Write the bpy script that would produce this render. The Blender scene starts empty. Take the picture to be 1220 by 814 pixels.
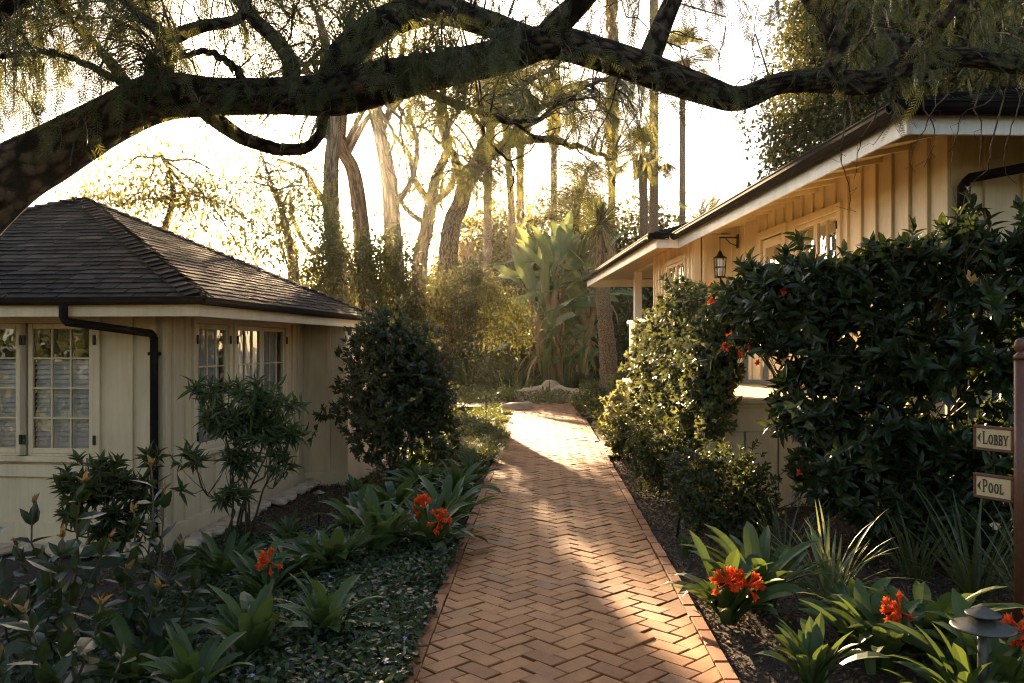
import bpy, bmesh, math, random
import numpy as np
from mathutils import Vector, Matrix, noise

# ------------------------------------------------------------------ camera, sky, sun, exposure
S = bpy.context.scene
COL = S.collection
H = 1.6                                   # camera height
FPX = 1000.0                              # focal length in pixels of the 1220 px wide photograph
cam_d = bpy.data.cameras.new('camera')
cam = bpy.data.objects.new('camera', cam_d)
COL.objects.link(cam)
cam.location = (0, 0, H)
cam.rotation_euler = (math.radians(90), 0, 0)
cam_d.sensor_width = 36.0
cam_d.lens = 36.0 * FPX / 1220.0
cam_d.shift_y = 3.5 / 1220.0
cam_d.clip_end = 2000
S.camera = cam

SUN_EL = math.radians(14.0)
SUN_AZ = math.radians(-11.6)              # from +Y, negative to the left
wd = bpy.data.worlds.new('World')
S.world = wd
wd.use_nodes = True
nt = wd.node_tree
bg = nt.nodes['Background']
sky = nt.nodes.new('ShaderNodeTexSky')
sky.sky_type = 'NISHITA'
sky.sun_disc = False
sky.sun_elevation = SUN_EL
sky.sun_rotation = SUN_AZ
sky.air_density = 0.7
sky.dust_density = 1.0
sky.ozone_density = 0.6
nt.links.new(sky.outputs[0], bg.inputs[0])
bg.inputs[1].default_value = 0.065
sl = bpy.data.lights.new('sun', 'SUN')
sl.energy = 5.0
sl.angle = math.radians(0.8)
sl.color = (1.0, 0.78, 0.51)
sun = bpy.data.objects.new('sun', sl)
COL.objects.link(sun)
SUNV = Vector((math.sin(SUN_AZ) * math.cos(SUN_EL), math.cos(SUN_AZ) * math.cos(SUN_EL), math.sin(SUN_EL)))
sun.rotation_euler = SUNV.to_track_quat('Z', 'Y').to_euler()
sun.location = SUNV * 60
S.view_settings.view_transform = 'Standard'
S.view_settings.look = 'None'
S.view_settings.exposure = 3.3
S.view_settings.gamma = 1.0
S.view_settings.use_white_balance = True
S.view_settings.white_balance_temperature = 8000
S.view_settings.white_balance_tint = 16
S.render.engine = 'CYCLES'
S.cycles.use_denoising = True
S.cycles.denoising_prefilter = 'NONE'
S.cycles.filter_width = 1.1
S.cycles.max_bounces = 6
S.cycles.diffuse_bounces = 3
S.cycles.glossy_bounces = 2
S.cycles.transmission_bounces = 4
S.cycles.transparent_max_bounces = 6
S.cycles.volume_bounces = 0
S.cycles.sample_clamp_indirect = 6.0
S.cycles.caustics_reflective = False
S.cycles.caustics_refractive = False

HAZE = 0.00020; HAZE_G = 0.9                 # density and forward scatter of the air
RNG = np.random.default_rng(7)
random.seed(7)
PATH_S = 0.036                            # sideways drift of the path per metre


def sstep(a, b, x):
    t = np.clip((x - a) / (b - a), 0, 1)
    return t * t * (3 - 2 * t)


def gz(x, y):
    """height of the ground"""
    return -0.30 * (1 - sstep(-2.7, -0.9, x - PATH_S * y))


def P(px, py, z):
    """point seen at photo pixel px,py at depth z"""
    return np.array([(px - 610) / FPX * z, z, H + (410 - py) / FPX * z])


def G(px, py):
    """point of the ground seen at photo pixel"""
    h = 0.0
    for _ in range(12):
        z = (H - h) * FPX / (py - 410.0)
        x = (px - 610) / FPX * z
        h = float(gz(x, z))
    return np.array([x, z, h])


# ------------------------------------------------------------------ mesh building
def nrm(a):
    a = np.asarray(a, float)
    return a / np.maximum(np.linalg.norm(a, axis=-1, keepdims=True), 1e-9)


class MB:
    def __init__(self):
        self.v = []; self.f = []; self.r = []; self.t = []; self.n = 0

    def add(self, verts, faces, rnd=0.5, tv=None):
        """faces: list of (M,k) int arrays"""
        verts = np.asarray(verts, float).reshape(-1, 3)
        self.v.append(verts)
        self.t.append(verts if tv is None else tv)
        r = np.asarray(rnd, float)
        self.r.append(np.full(len(verts), float(r)) if r.ndim == 0 else r)
        for fa in (faces if isinstance(faces, list) else [faces]):
            fa = np.asarray(fa, int)
            if fa.ndim == 1:
                fa = fa[None]
            self.f.append(fa + self.n)
        self.n += len(verts)

    def poly(self, pts, rnd=0.5):
        self.add(pts, [np.arange(len(pts))[None]], rnd)

    def box(self, a, b, rnd=0.5, M=None):
        x0, y0, z0 = a; x1, y1, z1 = b
        v = np.array([(x0, y0, z0), (x1, y0, z0), (x1, y1, z0), (x0, y1, z0), (x0, y0, z1), (x1, y0, z1), (x1, y1, z1), (x0, y1, z1)], float)
        if M is not None:
            v = v @ M[:3, :3].T + M[:3, 3]
        self.add(v, np.array([(0, 3, 2, 1), (4, 5, 6, 7), (0, 1, 5, 4), (1, 2, 6, 5), (2, 3, 7, 6), (3, 0, 4, 7)]), rnd)

    def bbox(self, a, b, bev=0.006, rnd=0.5):
        """box with chamfered edges"""
        a = np.minimum(a, b); c = np.maximum(a, b) if False else None
        bm = bmesh.new()
        bmesh.ops.create_cube(bm, size=1)
        lo = np.array(a, float); hi = np.array(b, float)
        for v in bm.verts:
            v.co = Vector(((lo + hi) / 2 + np.array(v.co) * (hi - lo)))
        bmesh.ops.bevel(bm, geom=bm.edges[:], offset=min(bev, 0.45 * float(np.min(hi - lo))), segments=1, affect='EDGES')
        self.bm(bm, rnd)

    def bm(self, bm, rnd=0.5):
        bm.verts.index_update()
        v = np.array([v.co[:] for v in bm.verts])
        by = {}
        for f in bm.faces:
            by.setdefault(len(f.verts), []).append([w.index for w in f.verts])
        self.add(v, [np.array(x) for x in by.values()], rnd)
        bm.free()

    def tube(self, pts, radii, sides=8, rnd=0.5, rough=0.0, seed=0, cap=True, fr=3.0, ridge=0.0):
        pts = np.asarray(pts, float); n = len(pts)
        radii = np.broadcast_to(np.asarray(radii, float), (n,))
        t = nrm(np.gradient(pts, axis=0))
        al = np.concatenate([[0], np.cumsum(np.linalg.norm(np.diff(pts, axis=0), axis=1))])
        radii = np.array(radii)
        u = np.cross(t[0], (0.13, 0.21, 1.0) if abs(t[0][2]) < 0.9 else (1.0, 0.1, 0.0)); u = u / np.linalg.norm(u)
        ang = np.linspace(0, 2 * np.pi, sides, endpoint=False)
        out = np.zeros((n, sides, 3))
        for i in range(n):
            u = u - t[i] * np.dot(u, t[i]); u /= max(np.linalg.norm(u), 1e-9)
            w = np.cross(t[i], u)
            ring = np.cos(ang)[:, None] * u + np.sin(ang)[:, None] * w
            rr = np.full(sides, radii[i])
            if rough > 0:
                for j in range(sides):
                    q = pts[i] + ring[j] * radii[i]
                    k = noise.noise(Vector(q * fr + seed)) * 0.6 + noise.noise(Vector((math.cos(ang[j]) * 1.6, math.sin(ang[j]) * 1.6, al[i] * 1.5 + seed))) * 0.6
                if ridge:
                    rx = noise.noise(Vector((math.cos(ang[j]) * radii[i] * 26, math.sin(ang[j]) * radii[i] * 26, al[i] * 5 + seed)))
                    k += ridge * (0.5 - 2.2 * abs(rx)) + 0.35 * noise.noise(Vector(q * 22 + seed))
                    rr[j] *= 1 + rough * k
            out[i] = pts[i] + ring * rr[:, None]
        idx = np.arange(n * sides).reshape(n, sides)
        a = idx[:-1]; b = idx[1:]
        f = np.stack([a, np.roll(a, -1, 1), np.roll(b, -1, 1), b], -1).reshape(-1, 4)
        fs = [f]
        if cap:
            fs.append(idx[-1][None]); fs.append(idx[0][::-1][None])
        tv = np.zeros((n, sides, 3)); rm = float(np.mean(radii))
        tv[..., 0] = np.cos(ang)[None] * rm; tv[..., 1] = np.sin(ang)[None] * rm; tv[..., 2] = al[:, None]
        self.add(out.reshape(-1, 3), fs, rnd, tv.reshape(-1, 3))

    def stamp(self, T, p, d, s, n, sc, w=None, rnd=None):
        """place template T=(verts, faces) N times in frames (d,s,n)"""
        tv, tf = T
        p = np.asarray(p, float).reshape(-1, 3); N = len(p)
        if N == 0:
            return
        sc = np.broadcast_to(np.asarray(sc, float), (N,))
        w = sc if w is None else np.broadcast_to(np.asarray(w, float), (N,))
        o = (p[:, None, :] + (sc[:, None] * tv[None, :, 0])[..., None] * d[:, None, :] + (w[:, None] * tv[None, :, 1])[..., None] * s[:, None, :]
             + (sc[:, None] * tv[None, :, 2])[..., None] * n[:, None, :])
        rnd = RNG.random(N) if rnd is None else rnd
        rr = np.repeat(rnd, len(tv))
        off = (np.arange(N) * len(tv))[:, None, None]
        self.add(o.reshape(-1, 3), [(fa[None] + off).reshape(-1, fa.shape[1]) for fa in tf], rr)

    def build(self, name, m, parent=None, smooth=False):
        me = bpy.data.meshes.new(name)
        v = np.concatenate(self.v); r = np.concatenate(self.r)
        me.vertices.add(len(v)); me.vertices.foreach_set('co', v.ravel())
        tot = np.concatenate([np.full(len(f), f.shape[1]) for f in self.f])
        loops = np.concatenate([f.ravel() for f in self.f])
        st = np.concatenate([[0], np.cumsum(tot)[:-1]])
        me.loops.add(len(loops)); me.loops.foreach_set('vertex_index', loops.astype(np.int32))
        me.polygons.add(len(tot)); me.polygons.foreach_set('loop_start', st.astype(np.int32))
        me.polygons.foreach_set('loop_total', tot.astype(np.int32))
        me.polygons.foreach_set('use_smooth', np.full(len(tot), smooth))
        at = me.attributes.new('rnd', 'FLOAT', 'POINT'); at.data.foreach_set('value', r.astype(np.float32))
        tvs = np.concatenate(self.t) if len(self.t) == len(self.v) else v
        a2 = me.attributes.new('tv', 'FLOAT_VECTOR', 'POINT'); a2.data.foreach_set('vector', tvs.astype(np.float32).ravel())
        me.update(calc_edges=True)
        me.materials.append(m)
        o = bpy.data.objects.new(name, me)
        COL.objects.link(o)
        if parent is not None:
            o.parent = parent
        return o


def tag(o, label=None, cat=None, group=None, kind=None):
    if label: o['label'] = label
    if cat: o['category'] = cat
    if group: o['group'] = group
    if kind: o['kind'] = kind
    return o


def thing(name, label, cat, loc=(0, 0, 0), rz=0.0, group=None):
    o = bpy.data.objects.new(name, None)
    o.empty_display_size = 0.2
    COL.objects.link(o)
    o.location = tuple(float(c) for c in loc); o.rotation_euler = (0, 0, rz)
    return tag(o, label, cat, group)


def copy_tree(o, loc, rz, sc, label, group=None, parent=None):
    c = o.copy(); COL.objects.link(c)
    c.parent = parent
    if parent is None:
        c.location = tuple(float(q) for q in loc); c.rotation_euler = (0, 0, rz); c.scale = (sc, sc, sc)
        c['label'] = label
        if group: c['group'] = group
    for ch in list(o.children):
        copy_tree(ch, None, 0, 1, None, None, c)
    return c


def spline(pts, n):
    """Catmull-Rom through rows of pts (any width)"""
    pts = np.asarray(pts, float)
    q = np.vstack([2 * pts[0] - pts[1], pts, 2 * pts[-1] - pts[-2]])
    m = len(pts) - 1
    out = []
    for t in np.linspace(0, m - 1e-6, n):
        i = int(t); u = t - i
        a, b, c, d = q[i], q[i + 1], q[i + 2], q[i + 3]
        out.append(0.5 * ((2 * b) + (-a + c) * u + (2 * a - 5 * b + 4 * c - d) * u * u + (-a + 3 * b - 3 * c + d) * u ** 3))
    return np.array(out)


# ------------------------------------------------------------------ materials
def mat(name):
    m = bpy.data.materials.new(name); m.use_nodes = True
    t = m.node_tree
    return m, t, t.nodes['Principled BSDF'], t.nodes['Material Output']


def ramp(t, stops):
    r = t.nodes.new('ShaderNodeValToRGB')
    e = r.color_ramp.elements
    e[0].position, e[0].color = stops[0][0], (*stops[0][1], 1)
    e[1].position, e[1].color = stops[-1][0], (*stops[-1][1], 1)
    for p, c in stops[1:-1]:
        x = e.new(p); x.color = (*c, 1)
    return r


def attr(t, n='rnd'):
    a = t.nodes.new('ShaderNodeAttribute'); a.attribute_name = n
    return a


def noise_n(t, scale, detail=4, rough=0.6, coord='Object', vec=None, stretch=None):
    n = t.nodes.new('ShaderNodeTexNoise')
    n.inputs['Scale'].default_value = scale; n.inputs['Detail'].default_value = detail; n.inputs['Roughness'].default_value = rough
    c = t.nodes.new('ShaderNodeTexCoord')
    src = c.outputs[coord]
    if stretch:
        mp = t.nodes.new('ShaderNodeMapping'); mp.inputs['Scale'].default_value = stretch
        t.links.new(src, mp.inputs[0]); src = mp.outputs[0]
    t.links.new(src, n.inputs['Vector'])
    return n


def bump(t, b, h, strength, dist):
    n = t.nodes.new('ShaderNodeBump'); n.inputs['Strength'].default_value = strength; n.inputs['Distance'].default_value = dist
    t.links.new(h, n.inputs['Height']); t.links.new(n.outputs[0], b.inputs['Normal'])
    return n


def mixc(t, f, a, b, mode='MIX'):
    m = t.nodes.new('ShaderNodeMix'); m.data_type = 'RGBA'; m.blend_type = mode
    for sock, val in ((m.inputs[0], f), (m.inputs[6], a), (m.inputs[7], b)):
        if isinstance(val, (int, float)):
            sock.default_value = val
        elif isinstance(val, tuple):
            sock.default_value = (*val, 1)
        else:
            t.links.new(val, sock)
    return m.outputs[2]


def leafmat(name, c0, c1, trans, tf=0.4, rough=0.4, spec=0.4):
    m, t, b, out = mat(name)
    a = attr(t)
    r = ramp(t, [(0.0, c0), (1.0, c1)])
    t.links.new(a.outputs['Fac'], r.inputs[0])
    nz = noise_n(t, 14, 2)
    col = mixc(t, 0.25, r.outputs[0], nz.outputs['Color'], 'SOFT_LIGHT')
    t.links.new(col, b.inputs['Base Color'])
    b.inputs['Roughness'].default_value = rough
    b.inputs['Specular IOR Level'].default_value = spec
    tr = t.nodes.new('ShaderNodeBsdfTranslucent')
    tc = mixc(t, 0.5, r.outputs[0], trans)
    t.links.new(tc, tr.inputs['Color'])
    mx = t.nodes.new('ShaderNodeMixShader'); mx.inputs[0].default_value = tf
    t.links.new(b.outputs[0], mx.inputs[1]); t.links.new(tr.outputs[0], mx.inputs[2])
    t.links.new(mx.outputs[0], out.inputs['Surface'])
    return m


def plain(name, c, rough=0.6, metal=0.0, nscale=0, namt=0.2, bs=0.0, bscale=40, stretch=None, spec=0.4):
    m, t, b, out = mat(name)
    b.inputs['Base Color'].default_value = (*c, 1)
    b.inputs['Roughness'].default_value = rough; b.inputs['Metallic'].default_value = metal
    b.inputs['Specular IOR Level'].default_value = spec
    if nscale:
        n = noise_n(t, nscale, 5, 0.65, stretch=stretch)
        r = ramp(t, [(0.3, tuple(x * (1 - namt) for x in c)), (0.7, tuple(min(1, x * (1 + namt * 0.6)) for x in c))])
        t.links.new(n.outputs['Fac'], r.inputs[0]); t.links.new(r.outputs[0], b.inputs['Base Color'])
    if bs:
        n = noise_n(t, bscale, 4, 0.6, stretch=stretch)
        bump(t, b, n.outputs['Fac'], bs, 0.01)
    return m


def brickmat(name, stops, rough=0.75, spec=0.3):
    m, t, b, out = mat(name)
    a = attr(t)
    r = ramp(t, stops)
    t.links.new(a.outputs['Fac'], r.inputs[0])
    n1 = noise_n(t, 9, 5, 0.7); n2 = noise_n(t, 120, 3, 0.7); n3 = noise_n(t, 1.3, 3, 0.6)
    r1 = ramp(t, [(0.35, (0.55, 0.5, 0.45)), (0.65, (1.0, 1.0, 1.0))]); t.links.new(n1.outputs['Fac'], r1.inputs[0])
    r2 = ramp(t, [(0.35, (0.7, 0.68, 0.66)), (0.6, (1, 1, 1))]); t.links.new(n2.outputs['Fac'], r2.inputs[0])
    r3 = ramp(t, [(0.35, (0.62, 0.59, 0.54)), (0.6, (1, 1, 1))]); t.links.new(n3.outputs['Fac'], r3.inputs[0])
    c = mixc(t, 0.6, r.outputs[0], r1.outputs[0], 'MULTIPLY'); c = mixc(t, 0.7, c, r2.outputs[0], 'MULTIPLY'); c = mixc(t, 0.7, c, r3.outputs[0], 'MULTIPLY')
    t.links.new(c, b.inputs['Base Color'])
    b.inputs['Roughness'].default_value = rough
    b.inputs['Specular IOR Level'].default_value = spec
    ad = t.nodes.new('ShaderNodeMath'); ad.operation = 'ADD'
    t.links.new(n2.outputs['Fac'], ad.inputs[0]); t.links.new(n1.outputs['Fac'], ad.inputs[1])
    bump(t, b, ad.outputs[0], 0.45, 0.004)
    return m


def barkmat(name, c0, c1, sc=1.0, strength=0.9, stretch=0.22):
    """fissured bark; the pattern follows the limb through the tube coordinates"""
    m, t, b, out = mat(name)
    c = attr(t, 'tv')
    n0 = t.nodes.new('ShaderNodeTexNoise'); n0.inputs['Scale'].default_value = 6 * sc; n0.inputs['Detail'].default_value = 4
    t.links.new(c.outputs['Vector'], n0.inputs['Vector'])
    wv = mixc(t, 0.06 / sc, c.outputs['Vector'], n0.outputs['Color'], 'ADD')
    mp = t.nodes.new('ShaderNodeMapping'); mp.inputs['Scale'].default_value = (1.0, 1.0, stretch)
    t.links.new(wv, mp.inputs[0])
    v = t.nodes.new('ShaderNodeTexVoronoi'); v.inputs['Scale'].default_value = 24 * sc; v.feature = 'F1'; v.inputs['Randomness'].default_value = 1.0
    t.links.new(mp.outputs[0], v.inputs['Vector'])
    n = t.nodes.new('ShaderNodeTexNoise'); n.inputs['Scale'].default_value = 38 * sc; n.inputs['Detail'].default_value = 6; n.inputs['Roughness'].default_value = 0.72
    t.links.new(mp.outputs[0], n.inputs['Vector'])
    h = t.nodes.new('ShaderNodeMath'); h.operation = 'SUBTRACT'
    t.links.new(n.outputs['Fac'], h.inputs[0]); t.links.new(v.outputs['Distance'], h.inputs[1])
    r = ramp(t, [(0.0, tuple(x * 0.5 for x in c0)), (0.22, c0), (0.5, c1)])
    ad = t.nodes.new('ShaderNodeMath'); ad.operation = 'ADD'; ad.inputs[1].default_value = 0.25
    t.links.new(h.outputs[0], ad.inputs[0]); t.links.new(ad.outputs[0], r.inputs[0])
    t.links.new(r.outputs[0], b.inputs['Base Color'])
    b.inputs['Roughness'].default_value = 0.9
    b.inputs['Specular IOR Level'].default_value = 0.15
    bump(t, b, h.outputs[0], strength, 0.045 / sc)
    return m


def paintmat(name, c, sx=(1, 1, 1)):
    """brushed wood paint with faint grain and weathering"""
    m, t, b, out = mat(name)
    n = noise_n(t, 30, 4, 0.6, stretch=(1, 1, 0.06)); n2 = noise_n(t, 2.2, 4, 0.7, stretch=(1, 1, 0.5)); n3 = noise_n(t, 60, 3, 0.6, stretch=(0.3, 0.3, 1))
    r2 = ramp(t, [(0.3, tuple(x * 0.80 for x in c)), (0.62, c)])
    t.links.new(n2.outputs['Fac'], r2.inputs[0])
    r1 = ramp(t, [(0.3, (0.86, 0.84, 0.80)), (0.6, (1, 1, 1))]); t.links.new(n.outputs['Fac'], r1.inputs[0])
    col = mixc(t, 0.6, r2.outputs[0], r1.outputs[0], 'MULTIPLY')
    t.links.new(col, b.inputs['Base Color'])
    b.inputs['Roughness'].default_value = 0.5
    ad = t.nodes.new('ShaderNodeMath'); ad.operation = 'ADD'
    t.links.new(n.outputs['Fac'], ad.inputs[0]); t.links.new(n3.outputs['Fac'], ad.inputs[1])
    bump(t, b, ad.outputs[0], 0.25, 0.004)
    return m


M = {}
M['brick'] = brickmat('brick', [(0, (0.26, 0.088, 0.024)), (0.12, (0.35, 0.130, 0.036)), (0.6, (0.42, 0.168, 0.048)), (0.9, (0.48, 0.205, 0.066)), (0.97, (0.34, 0.145, 0.05)), (1, (0.30, 0.15, 0.07))], 0.6, 0.3)
M['border'] = brickmat('border_brick', [(0, (0.33, 0.105, 0.035)), (1, (0.41, 0.15, 0.055))], 0.6, 0.3)
M['joint'] = plain('joint_sand', (0.016, 0.010, 0.006), 0.95, nscale=40, namt=0.5, bs=0.5, bscale=120)
M['shingle'] = brickmat('slate_shingle', [(0, (0.007, 0.0065, 0.006)), (0.5, (0.020, 0.018, 0.016)), (0.9, (0.040, 0.034, 0.029)), (1, (0.07, 0.056, 0.045))], 0.85, 0.06)
M['wall'] = paintmat('cream_paint', (0.71, 0.56, 0.35))
M['trim'] = paintmat('cream_trim', (0.74, 0.59, 0.37))
M['white'] = paintmat('white_paint', (0.80, 0.76, 0.66))
M['gutter'] = plain('gutter_brown', (0.014, 0.011, 0.009), 0.75, nscale=8, namt=0.3, spec=0.08)
M['iron'] = plain('black_iron', (0.02, 0.018, 0.016), 0.5, 0.3)
M['verdigris'] = plain('aged_metal', (0.085, 0.085, 0.068), 0.45, 0.5, nscale=14, namt=0.45, bs=0.15, bscale=60)
M['bronze'] = plain('post_paint', (0.13, 0.05, 0.025), 0.4, 0.1, nscale=20, namt=0.3)
M['plate'] = plain('plate_cream', (0.56, 0.41, 0.21), 0.5, nscale=12, namt=0.15)
M['ink'] = plain('lettering_dark', (0.05, 0.035, 0.025), 0.5)
M['blind'] = plain('blind_white', (0.75, 0.72, 0.66), 0.7)
M['dark'] = plain('dark_interior', (0.03, 0.025, 0.02), 0.9)
M['stone'] = plain('edging_stone', (0.34, 0.28, 0.20), 0.9, nscale=6, namt=0.4, bs=0.6, bscale=14)
M['soil'] = None
M['bark'] = barkmat('pepper_bark', (0.030, 0.020, 0.013), (0.135, 0.092, 0.058), 0.8, 1.0, .5)
M['bark_grey'] = barkmat('smooth_bark', (0.17, 0.128, 0.085), (0.27, 0.205, 0.135), 0.7, 0.5, .12)
M['bark_brown'] = barkmat('brown_bark', (0.07, 0.048, 0.03), (0.18, 0.125, 0.075), 2.0, 0.6)
M['palm_trunk'] = barkmat('palm_trunk', (0.15, 0.105, 0.065), (0.30, 0.22, 0.14), 1.2, 0.6, 2.5)
M['stem'] = plain('plant_stem', (0.10, 0.07, 0.035), 0.7, nscale=20, namt=0.3)
M['thatch'] = leafmat('dry_thatch', (0.17, 0.115, 0.055), (0.34, 0.24, 0.12), (0.5, 0.35, 0.15), 0.3, 0.8, 0.1)

# glass
m, t, b, out = mat('window_glass')
b.inputs['Base Color'].default_value = (0.9, 0.92, 0.9, 1); b.inputs['Roughness'].default_value = 0.02
gl = t.nodes.new('ShaderNodeBsdfGlossy'); gl.inputs['Roughness'].default_value = 0.015
tp = t.nodes.new('ShaderNodeBsdfTransparent')
lw = t.nodes.new('ShaderNodeFresnel'); lw.inputs['IOR'].default_value = 1.6
ma = t.nodes.new('ShaderNodeMath'); ma.operation = 'MULTIPLY_ADD'; ma.inputs[1].default_value = 1.0; ma.inputs[2].default_value = 0.05
t.links.new(lw.outputs[0], ma.inputs[0])
nz = noise_n(t, 3.0, 2)
bp = t.nodes.new('ShaderNodeBump'); bp.inputs['Strength'].default_value = 0.25; bp.inputs['Distance'].default_value = 0.02
t.links.new(nz.outputs['Fac'], bp.inputs['Height']); t.links.new(bp.outputs[0], gl.inputs['Normal'])
mx = t.nodes.new('ShaderNodeMixShader')
t.links.new(ma.outputs[0], mx.inputs[0]); t.links.new(tp.outputs[0], mx.inputs[1]); t.links.new(gl.outputs[0], mx.inputs[2])
t.links.new(mx.outputs[0], out.inputs['Surface'])
M['glass'] = m

# soil
m, t, b, out = mat('mulch_soil')
n1 = noise_n(t, 25, 6, 0.75); n2 = noise_n(t, 1.2, 4, 0.6)
r1 = ramp(t, [(0.3, (0.022, 0.014, 0.009)), (0.55, (0.06, 0.038, 0.022)), (0.75, (0.11, 0.07, 0.04))]); t.links.new(n1.outputs['Fac'], r1.inputs[0])
r2 = ramp(t, [(0.35, (0.6, 0.55, 0.5)), (0.65, (1, 1, 1))]); t.links.new(n2.outputs['Fac'], r2.inputs[0])
t.links.new(mixc(t, 1.0, r1.outputs[0], r2.outputs[0], 'MULTIPLY'), b.inputs['Base Color'])
b.inputs['Roughness'].default_value = 0.95
bump(t, b, n1.outputs['Fac'], 0.9, 0.03)
M['soil'] = m

L = {}
L['pepper'] = leafmat('pepper_leaf', (0.018, 0.030, 0.009), (0.05, 0.066, 0.018), (0.24, 0.23, 0.06), 0.38, 0.5, 0.25)
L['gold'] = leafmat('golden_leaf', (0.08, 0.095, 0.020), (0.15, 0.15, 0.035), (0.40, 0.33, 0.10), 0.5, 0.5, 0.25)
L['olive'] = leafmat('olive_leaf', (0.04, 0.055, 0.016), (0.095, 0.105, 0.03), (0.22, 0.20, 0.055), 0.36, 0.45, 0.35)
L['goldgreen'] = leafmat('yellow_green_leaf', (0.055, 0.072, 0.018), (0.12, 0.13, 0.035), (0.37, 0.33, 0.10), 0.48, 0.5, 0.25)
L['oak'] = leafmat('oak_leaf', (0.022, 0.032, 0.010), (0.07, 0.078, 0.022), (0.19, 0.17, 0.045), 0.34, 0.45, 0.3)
L['dark'] = leafmat('dark_gloss_leaf', (0.007, 0.019, 0.007), (0.024, 0.046, 0.014), (0.14, 0.18, 0.03), 0.22, 0.36, 0.36)
L['camellia'] = leafmat('camellia_leaf', (0.008, 0.022, 0.008), (0.032, 0.056, 0.019), (0.20, 0.23, 0.05), 0.26, 0.30, 0.5)
L['vine'] = leafmat('vine_leaf', (0.03, 0.055, 0.014), (0.07, 0.09, 0.028), (0.22, 0.22, 0.07), 0.28, 0.38, 0.4)
L['box'] = leafmat('small_leaf', (0.015, 0.028, 0.009), (0.045, 0.062, 0.018), (0.22, 0.24, 0.05), 0.3, 0.4, 0.4)
L['slim'] = leafmat('slim_leaf', (0.022, 0.04, 0.014), (0.065, 0.095, 0.03), (0.2, 0.24, 0.07), 0.25, 0.4, 0.4)
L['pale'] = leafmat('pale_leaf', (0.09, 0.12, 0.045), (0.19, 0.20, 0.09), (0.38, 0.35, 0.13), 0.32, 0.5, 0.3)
L['clivia'] = leafmat('strap_leaf', (0.020, 0.052, 0.016), (0.060, 0.105, 0.028), (0.25, 0.33, 0.06), 0.28, 0.42, 0.3)
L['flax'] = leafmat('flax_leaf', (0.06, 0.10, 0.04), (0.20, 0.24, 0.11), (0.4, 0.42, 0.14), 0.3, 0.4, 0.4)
L['cover'] = leafmat('cover_leaf', (0.012, 0.030, 0.012), (0.040, 0.070, 0.026), (0.2, 0.28, 0.06), 0.25, 0.4, 0.3)
L['red_tip'] = leafmat('copper_leaf', (0.12, 0.06, 0.022), (0.20, 0.14, 0.05), (0.7, 0.35, 0.1), 0.4, 0.4, 0.4)
L['big'] = leafmat('banana_leaf', (0.05, 0.105, 0.03), (0.10, 0.15, 0.05), (0.28, 0.32, 0.10), 0.36, 0.38, 0.4)
L['grass'] = leafmat('mound_grass', (0.04, 0.07, 0.02), (0.11, 0.14, 0.045), (0.38, 0.36, 0.08), 0.35, 0.5, 0.3)
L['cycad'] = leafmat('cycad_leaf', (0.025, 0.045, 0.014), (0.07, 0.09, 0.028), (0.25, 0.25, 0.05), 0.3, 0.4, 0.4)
L['orange'] = leafmat('orange_petal', (0.70, 0.045, 0.012), (0.85, 0.12, 0.02), (0.9, 0.18, 0.04), 0.4, 0.5, 0.2)
L['magenta'] = leafmat('magenta_petal', (0.62, 0.03, 0.10), (0.8, 0.07, 0.05), (0.9, 0.1, 0.1), 0.4, 0.5, 0.2)
L['red'] = leafmat('red_petal', (0.55, 0.03, 0.012), (0.75, 0.10, 0.02), (0.9, 0.2, 0.05), 0.4, 0.5, 0.2)
L['peach'] = leafmat('peach_petal', (0.75, 0.38, 0.10), (0.85, 0.5, 0.18), (0.9, 0.6, 0.2), 0.4, 0.5, 0.2)
L['violet'] = leafmat('violet_petal', (0.30, 0.28, 0.62), (0.42, 0.38, 0.7), (0.5, 0.5, 0.8), 0.4, 0.5, 0.2)
L['cream'] = leafmat('cream_petal', (0.72, 0.68, 0.52), (0.8, 0.76, 0.62), (0.9, 0.85, 0.6), 0.4, 0.5, 0.2)
L['chip'] = leafmat('mulch_chip', (0.05, 0.03, 0.017), (0.20, 0.125, 0.065), (0.2, 0.1, 0.05), 0.05, 0.8, 0.2)

# ------------------------------------------------------------------ leaf templates (along, side, normal)
def T_leaf(w1=0.42, w2=0.36, curl=0.16, fold=0.10):
    v = np.array([(0, 0, 0), (0.36, 0, -0.01), (0.70, 0, -0.4 * curl), (1, 0, -curl), (0.30, w1, fold), (0.66, w2, fold * 0.6 - 0.35 * curl), (0.30, -w1, fold), (0.66, -w2, fold * 0.6 - 0.35 * curl)])
    return v, [np.array([(0, 1, 4), (0, 6, 1), (2, 3, 5), (2, 7, 3)]), np.array([(1, 2, 5, 4), (6, 7, 2, 1)])]


LEAF = T_leaf()
LEAF_FLAT = T_leaf(0.46, 0.40, 0.08, 0.05)
SLIM = T_leaf(0.5, 0.36, 0.22, 0.12)
QUAD = (np.array([(0, 0, 0), (0.45, 0.5, 0.05), (1, 0, -0.08), (0.45, -0.5, 0.05)]), [np.array([(0, 1, 2, 3)])])


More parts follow.
